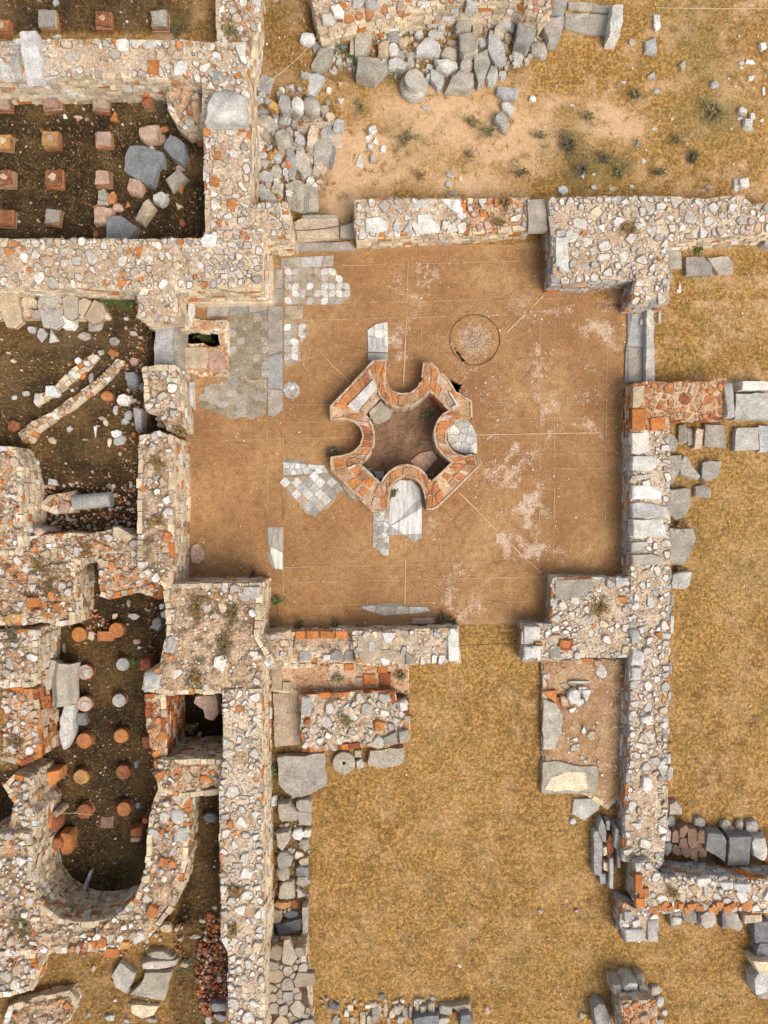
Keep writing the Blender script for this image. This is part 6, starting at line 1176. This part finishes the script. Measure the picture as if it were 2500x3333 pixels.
for a in [('bushy olive weed in the middle of the sand patch', 3, 575, 710, 60, 34, OL), ('largest spreading dark weed in the sandy yard', 3, 462, 875, 110, 90, DK), ('small olive tuft left of the largest weed', 3, 285, 822, 50, 24, OL), ('dark star shaped weed with spidery branches on the sand', 3, 172, 1045, 70, 22, DK), ('dense dark weed below right of the largest weed', 3, 668, 965, 60, 40, DK), ('compact black green ball of a weed in the right yard', 3, 1205, 962, 34, 60, DK), ('low dark tuft above the pale rubble wall', 3, 1000, 1042, 38, 26, DK), ('green upright tuft beside a small white stone', 3, 858, 582, 52, 44, OL), ('wide grey green bush patch in the right yard', 3, 1335, 680, 110, 110, OL), ('thin olive weed below the wide bush patch', 3, 1120, 850, 70, 34, OL), ('dark scrub right above the north wall', 3, 540, 1020, 90, 60, DK), ('thin scrub above the north east pier', 3, 760, 1040, 80, 50, OL),
          ('wide straggly weed left on the sandy path', 2, 962, 840, 95, 60, OL), ('small straggly weed right on the sandy path', 2, 1350, 930, 50, 24, OL), ('pale olive weed above the small straggly one', 2, 1360, 745, 75, 40, OL), ('weed growing around the weedy boulder', 2, 1465, 800, 75, 50, OL), ('bright green weed between the tan post and the five sided block', 2, 638, 345, 60, 50, GR), ('bright green weed beside the upper long block', 2, 535, 320, 50, 36, GR), ('faint brown weed near the top of the sandy path', 2, 690, 640, 60, 24, OL), ('tiny dry weed above the mortared north wall segment', 2, 1040, 1060, 40, 18, BR), ('green weed under the curved wall right of the socket block', 2, 1455, 90, 50, 40, GR), ('green weed between stones under the curved wall', 2, 1080, 130, 45, 40, GR), ('weed below the big five sided block', 2, 850, 420, 60, 30, OL),
          ('dark green tuft at the left corner of the fountain', 5, 528, 1242, 38, 70, DK), ('small green tuft inside the fountain basin', 5, 1100, 1005, 40, 30, GR), ('green sprig in the south niche of the fountain', 5, 880, 1490, 32, 24, GR), ('dry brown tuft hanging on the west wall', 4, 1090, 1110, 45, 60, BR), ('green weed by the plinth above the south west pier', 7, 1520, 515, 50, 60, DK), ('white flowered weed at the foot of the south west pier', 8, 190, 660, 50, 34, GR), ('dark tuft at the right end of the south wall', 8, 1180, 760, 40, 40, DK), ('small dark tuft at the far end of the south wall', 8, 1240, 775, 24, 24, DK), ('dark tuft left along the south wall foot', 8, 545, 795, 26, 26, DK), ('tiny dark tuft further left along the south wall foot', 8, 325, 795, 24, 24, DK),
          ('grass tuft on the pinkish platform', 8, 555, 1115, 36, 30, OL), ('mossy tuft on the right of the pinkish platform', 8, 930, 1100, 40, 40, OL), ('yellow green weed in the dark square pit', 7, 1060, 1330, 60, 30, [(.3, .33, .07), (.2, .24, .05)]), ('pale flowering sprig in the dark square pit', 7, 1150, 1405, 40, 24, [(.4, .4, .12), (.2, .24, .05)]), ('long green weeds under the long rubble wall', 4, 660, 335, 90, 80, GR), ('yellow green weed over the mossy footing', 4, 420, 345, 80, 70, GR), ('bright weed at the right end of the mossy footing', 4, 770, 345, 55, 50, GR), ('dark weed in the corner of the square pillar basin', 1, 950, 640, 80, 70, DK), ('small green weed north of the square pillar basin', 1, 1080, 200, 40, 50, DK), ('green weed by the pale round pillar', 7, 795, 1015, 34, 30, GR), ('tall weed in the broken well mouth', 4, 1240, 560, 50, 50, GR), ('green clump above the two wide slabs', 3, 1230, 1500, 55, 60, GR), ('green tuft against the huge flat slab', 11, 180, 130, 36, 40, GR), ('dry straw clump between the stones of the north wall', 3, 80, 1225, 50, 60, BR), ('weed at the left of the bent slabs', 7, 270, 910, 60, 50, DK), ('grass clump between the wall side slabs', 9, 1120, 465, 36, 40, OL), ('straw clump beside the pointed slab', 9, 1130, 185, 50, 50, BR), ('dark green clump at the right edge blocks', 12, 1565, 1100, 40, 50, DK), ('dark weed at the foot of the long rubble strip', 10, 1130, 1290, 60, 50, DK)]:
    nm = a[0]; ins = 'fountain' in nm and 'inside' in nm; lift = {'dry brown tuft hanging on the west wall': 1.45, 'small green tuft inside the fountain basin': -.33, 'grass tuft on the pinkish platform': .28, 'mossy tuft on the right of the pinkish platform': .28, 'dry straw clump between the stones of the north wall': .7, 'tall weed in the broken well mouth': -.7}.get(nm, 0)
    weed(nm, a[1], a[2], a[3], a[4], a[5], a[6], group=('weeds in the sandy yard' if a[1] in (2, 3) else 'weeds in the ruins'), lift=lift)

HITW = [k for k in WALLS if WALLS[k][0].location.x < -5]
for nm, key, reg, cx, cy, rp, n, cl_ in [('dark dry tuft on the lower half of the south west pier', 'swp', 7, 1350, 920, 75, 130, BR+DK), ('brown dry tuft on the upper half of the south west pier', 'swp', 7, 1180, 690, 75, 90, BR), ('dark mossy patch at the right edge of the south west pier top', 'swp', 7, 1400, 730, 55, 70, BR+DK), ('low brown tuft at the bottom of the south west pier', 'swp', 7, 1180, 1120, 60, 80, BR), ('dry scrub on the north east pier between white stones', 'nep', 3, 830, 1370, 70, 70, BR), ('brown tuft on the inner bend of the horseshoe wall', 'apse', 10, 130, 1050, 85, 120, BR+DK), ('dark tuft on the masonry mass at the middle left edge', 'lm', 7, 300, 560, 55, 80, BR+DK), ('brown moss tuft high on the masonry mass', 'lm', 7, 230, 430, 50, 60, BR), ('dark moss on the brick rubble wall at the left edge', 'lw2', 7, 110, 1500, 55, 80, BR+DK), ('dry tuft on the tall pale west wall', 'wb', 4, 940, 1300, 55, 60, BR), ('dry tuft low on the tall pale west wall', 'wb', 7, 950, 180, 45, 50, BR), ('brown scrub on the south east pier', 'sep', 9, 640, 690, 80, 80, BR), ('straw tuft on the middle of the free standing rubble block', 'sr', 8, 600, 1370, 50, 50, BR+OL), ('brown tuft on the very long rubble wall', 'long', 10, 1410, 850, 45, 60, BR), ('dry tuft further down the very long rubble wall', 'long', 10, 1400, 1080, 45, 60, BR), ('dry grass on the low broken wall at the top left', 'w0', 1, 1380, 180, 60, 80, OL), ('brown moss on the cross wall by the small square shaft', 'xw', 7, 520, 350, 60, 70, BR), ('dark moss above the crumbling brick wall at the left edge', 'lw1', 7, 80, 850, 60, 90, DK), ('straw on the loose stretch of the north wall', 'n2', 3, 40, 1340, 45, 50, BR), ('dry tuft by the ragged orange brick edge', 'se', 12, 1090, 870, 45, 50, BR)]:
    z_ = WALLS[key][2](*W(reg, cx, cy, WALLS[key][1])); q_ = W(reg, cx, cy, z_); z0_ = gz(*W(reg, cx, cy, 0))
    weed(nm, reg, cx, cy, rp, n, cl_, h=.12, group='dry tufts on the wall tops', lift=z_-z0_-.01)
# ------------------------------------------------------------------ masses nobody could count
def pebbles(name, label, cat, N_, fn, smin, smax, pal, seed, zfun=gz, hk=1.0):
    r = random.Random(seed); mb = MB(); k = 0; tries = 0
    while k < N_ and tries < N_*30:
        tries += 1; p = fn(r)
        if p is None: continue
        x, y = p; s = smin*(smax/smin)**(r.random()**1.6); n = r.randint(4, 6); a0 = r.uniform(0, 6); z = zfun(x, y); cl = colour(r, pal); el = r.uniform(.55, 1); ro = r.uniform(0, 3.14)
        C = []
        for q in range(n):
            u, v = s*math.cos(a0+q*6.2832/n)*r.uniform(.75, 1.2), s*el*math.sin(a0+q*6.2832/n)*r.uniform(.75, 1.2); C.append((x+u*math.cos(ro)-v*math.sin(ro), y+u*math.sin(ro)+v*math.cos(ro)))
        h = s*r.uniform(.3, .9)*hk; a = mb.ring([(p[0], p[1], z-.06) for p in C]); b = mb.ring([(x+(p[0]-x)*.7, y+(p[1]-y)*.7, z+h+.02*hk) for p in C]); mb.bridge(a, b, cl); mb.face(tuple(b), cl); k += 1
    return stuff(mb.build(name, M['stone'], (0, 0, 0)), label, cat)
def in_polys(Ps, w_=None):
    Ps = [poly(0, s_, .2) for s_ in Ps]; ar = [abs(area(p)) for p in Ps]
    def f(r):
        P = r.choices(Ps, ar)[0]; xs = [p[0] for p in P]; ys = [p[1] for p in P]; x, y = r.uniform(min(xs), max(xs)), r.uniform(min(ys), max(ys)); return (x, y) if inside(P, x, y) else None
    return f
pebbles('gravel', 'pale gravel strewn over the dark earth of the sunken rooms', 'gravel', 2100, in_polys(['0,310 660,310 660,780 0,780', '0,0 700,0 700,130 0,130', '0,960 480,960 450,1650 0,1650', '130,1880 500,1880 480,2850 130,2850', '580,2600 720,2600 720,3333 600,3333', '70,3060 640,3060 640,3333 70,3333', '120,1640 440,1640 440,1730 120,1730']), .010, .055, dict(lgrey=.12, tan=.30, pink=.18, brick=.14, slab=.1, dbrick=.08, dslab=.08), 11)
pebbles('scattered_chips', 'small stone chips scattered over the sand and grass', 'stone chips', 2600, in_polys(['830,0 2500,0 2500,650 960,650 830,330', '2190,800 2500,800 2500,3333 2190,3333', '1000,2100 2030,2100 2030,3333 1000,3333', '820,340 1090,340 1050,650 820,650']), .010, .038, dict(white=.3, lgrey=.25, tan=.35, pink=.1), 12)
LB = [(W(q[0], q[1], q[2]), q[3]*K/PPM, q[4]*K/PPM, q[5]) for q in LIME]
rs_ = np.random.RandomState(19); lx, ly = rs_.uniform(-5.9, 7.2, 160000), rs_.uniform(-3.4, 8.0, 160000)
okm = (rs_.rand(160000) < .035+1.0*limemask(lx, ly)) & inside_np(ROOM, lx, ly)
for P_ in (FIN0, SLIT, WEDGE, WELL): okm &= ~inside_np(P_, lx, ly)
LP_ = list(zip(lx[okm].tolist(), ly[okm].tolist()))
def limept(r): return r.choice(LP_)
pebbles('lime_flakes', 'pale lime flakes and crumbs spread over the room floor', 'lime flakes', 4600, limept, .008, .045, dict(pink=.45, tan=.25, white=.12, cream=.18), 13, lambda x, y: .004, .35)
pebbles('stone_fragments', 'small angular fragments packed between the stones of the two top heaps', 'stone fragments', 1000, in_polys(['822,325 960,300 1040,330 1110,400 1060,560 1030,620 930,650 815,650', '1010,120 1130,70 1350,50 1620,50 1790,90 1720,190 1620,260 1520,270 1330,250 1180,210 1080,230']), .04, .19, dict(lgrey=.3, slab=.35, tan=.2, white=.1, brick=.05), 16)
pebbles('strip_rubble', 'small rubble and straw packed between the blocks beside the long wall', 'rubble', 260, in_polys(['892,2600 1005,2600 1005,3030 890,3030', '1035,3260 1420,3260 1530,3333 1035,3333', '2165,2690 2500,2690 2500,2800 2165,2790']), .03, .11, dict(slab=.4, tan=.3, grey=.1, brick=.1, dslab=.1), 18)
pebbles('wall_debris', 'broken stone and brick crumbs lying over the ruined west rooms', 'debris', 2300, in_polys(['0,1600 450,1640 450,1830 0,1830', '0,1830 230,1830 200,2010 130,2000 110,2700 0,2700', '320,1640 560,1900 560,2250 470,2250 440,1900', '430,960 490,960 470,1640 400,1640', '60,1000 300,990 300,1030 0,1040', '500,520 650,640 640,770 580,600', '470,2300 520,2300 500,2700 460,2800', '0,1560 440,1580 440,1640 0,1640', '60,2990 400,3030 600,2950 610,3100 300,3080 60,3100']), .02, .10, dict(brick=.22, tan=.3, lgrey=.2, pink=.2, dbrick=.08), 17, lambda x, y: max(gz(x, y), max([WALLS[k][2](x, y) for k in HITW if inside(WP[k], x, y)] or [-9])))
pebbles('tile_rubble', 'heap of dark red tile rubble beside the long wall', 'tile rubble', 420, in_polys(['690,2970 735,2990 742,3250 700,3300 655,3290 640,3130 660,3020']), .035, .12, dict(dbrick=.4, brown=.3, brick=.1, pink=.15, slab=.05), 14, lambda x, y: .30)
pebbles('tile_rubble', 'brick crumbs and rubble fallen in the lower left shafts', 'tile rubble', 260, in_polys(['60,2000 250,1850 330,2040 260,2070 180,2050', '130,1650 440,1650 440,1740 130,1740', '240,2020 330,2000 330,2090 250,2090']), .03, .09, dict(brick=.3, dbrick=.2, pink=.25, lgrey=.25), 15)

# ------------------------------------------------------------------ grass
def grass():
    rs = np.random.RandomState(7); N0 = 1500000
    x = rs.uniform(-12.6, 12.6, N0); y = rs.uniform(-16.4, 16.4, N0)
    s, d, g = masks(x, y); lawn = np.zeros(N0, bool)
    for P in LAWN: lawn |= inside_np(P, x, y)
    cl = fbm(x, y, 2.2, 91); cl2 = fbm(x, y, 7, 95)
    cl3 = fbm(x, y, 13, 97, 2); den = np.where(lawn, .75, .45)*(1-s)**1.5*np.clip(.55+(cl-.35)*1.0, .1, 1)*np.clip(.55+(cl2-.33)*1.3, .05, 1)*np.clip(.35+(cl3-.35)*2.2, .1, 1)
    den = np.where(d > .15, .22*np.clip((cl-.38)*5, 0, 1)+.03, den)
    den = np.maximum(den, g*.8*np.clip((cl2-.3)*3, 0, 1))
    keepm = rs.rand(N0) < den
    keepm &= ~inside_np(ROOM, x, y) & ~inside_np(poly(0, '520,2220 750,2220 750,2510 520,2510', 0), x, y)
    x, y, lawn, g, d, cl, cl2, s = [q[keepm] for q in (x, y, lawn, g, d, cl, cl2, s)]
    def wk(v, m): return np.concatenate([v, m])
    fx_, fy_ = [], []
    for k, P in WP.items():
        if WALLS[k][0].location.x < -5.2 and k not in ('long', 'w3', 'foot'): continue
        for q in range(len(P)):
            a, b = P[q-1], P[q]; L = math.hypot(b[0]-a[0], b[1]-a[1])
            if L < .2: continue
            m = int(L*75); t = rs.rand(m); o = np.abs(rs.normal(0, .07, m))+.02
            fx_.append(a[0]+(b[0]-a[0])*t+(b[1]-a[1])/L*o); fy_.append(a[1]+(b[1]-a[1])*t-(b[0]-a[0])/L*o)
    fx_, fy_ = np.concatenate(fx_), np.concatenate(fy_); ok = fbm(fx_, fy_, 1.6, 151, 3) > .5
    inr = inside_np([(p[0]*.995, p[1]*.995) for p in ROOM], fx_, fy_); ok &= ~inr | (fbm(fx_, fy_, 2.3, 157, 3) > .63)
    for P in WP.values(): ok &= ~inside_np(P, fx_, fy_)
    fx_, fy_ = fx_[ok], fy_[ok]
    cx_, cy_ = rs.uniform(-12.4, 12.4, 9000), rs.uniform(-16, 16.4, 9000); lw = np.zeros(9000, bool)
    for P in LAWN: lw |= inside_np(P, cx_, cy_)
    lw |= (cy_ > 9.3) & (cx_ > -2) & (rs.rand(9000) < .6); lw &= ~inside_np(ROOM, cx_, cy_)
    for P in WP.values(): lw &= ~inside_np(P, cx_, cy_)
    cx_, cy_ = cx_[lw], cy_[lw]; rep_ = rs.randint(8, 26, len(cx_)); cx_, cy_ = np.repeat(cx_, rep_), np.repeat(cy_, rep_); fx_ = np.concatenate([fx_, cx_+rs.normal(0, .035, len(cx_))]); fy_ = np.concatenate([fy_, cy_+rs.normal(0, .035, len(cx_))])
    s2, d2, g2 = masks(fx_, fy_); nf = len(fx_)
    x, y = wk(x, fx_), wk(y, fy_); s, d, g = wk(s, s2), wk(d, d2*.3), wk(g, np.clip(g2+rs.rand(nf)*.5-.1, 0, 1)); lawn = wk(lawn, np.zeros(nf, bool)); cl = wk(cl, fbm(fx_, fy_, 2.2, 91)); cl2 = wk(cl2, cl2[:1].repeat(nf)); frn = wk(np.zeros(len(x)-nf, bool), np.ones(nf, bool))
    n = len(x); i = np.clip(((x+13.2)/.08).astype(int), 0, 330); j = np.clip(((y+17.2)/.08).astype(int), 0, 430); z = np.maximum(Z[j, i], np.where(inside_np(ROOM, x, y), 0, -9))-.005
    a = rs.uniform(0, 6.2832, n)+cl*3; L = rs.uniform(.04, .15, n)*np.where(frn, 1.5, np.where(lawn, .9, 1.0)); el = rs.uniform(.1, .9, n); w_ = rs.uniform(.0035, .009, n)
    tx, ty, tz = x+L*np.cos(a)*np.cos(el), y+L*np.sin(a)*np.cos(el), z+L*np.sin(el)
    co = np.empty((n, 3, 3), np.float32)
    co[:, 0] = np.stack([x-np.sin(a)*w_, y+np.cos(a)*w_, z], -1); co[:, 1] = np.stack([x+np.sin(a)*w_, y-np.cos(a)*w_, z], -1); co[:, 2] = np.stack([tx, ty, tz], -1)
    straw = np.array([.55, .365, .135]); brown = np.array([.245, .13, .042]); olive = np.array([.27, .215, .07]); green = np.array([.15, .15, .05]); dark = np.array([.09, .055, .02])
    t = np.clip((fbm(x, y, .7, 101)-.3)*1.7+(fbm(x, y, 8.0, 121, 2)-.4)*.9+rs.uniform(-.35, .35, n), 0, 1)[:, None]
    c = straw*t+brown*(1-t); o = np.clip((fbm(x, y, .6, 111)-.5)*3+rs.uniform(-.2, .2, n), 0, .8)[:, None]*np.where(lawn, .36, .7)[:, None]; c = c*(1-o)+olive*o
    gg = np.clip(g*1.2+rs.uniform(-.2, .2, n), 0, 1)[:, None]; c = c*(1-gg)+green*gg
    dd = np.clip(d, 0, 1)[:, None]; c = c*(1-dd*.75)+np.where(rs.rand(n, 1) < .4, green*.7, dark)*dd*.75
    c *= rs.uniform(.5, 1.45, (n, 1))
    me = bpy.data.meshes.new('dry_grass'); me.vertices.add(n*3); me.vertices.foreach_set('co', co.ravel()); me.loops.add(n*3); me.loops.foreach_set('vertex_index', np.arange(n*3, dtype=np.int32)); me.polygons.add(n); me.polygons.foreach_set('loop_start', np.arange(0, n*3, 3, dtype=np.int32)); me.update(calc_edges=True)
    at = me.attributes.new('col', 'FLOAT_COLOR', 'FACE'); at.data.foreach_set('color', np.concatenate([c, np.ones((n, 1))], 1).astype(np.float32).ravel()); me.materials.append(M['grass'])
    ob = bpy.data.objects.new('dry_grass', me); COL.objects.link(ob); stuff(ob, 'short dry straw coloured grass covering the yards and lawns', 'grass'); print('grass blades', n)
grass()
import collections
dup_ = [k for k, v in collections.Counter(LABELS).items() if v > 1]; long_ = [l for l in LABELS if not 4 <= len(l.split()) <= 16]
print('things', len(LABELS), 'dup', dup_[:10], 'len', long_[:20])
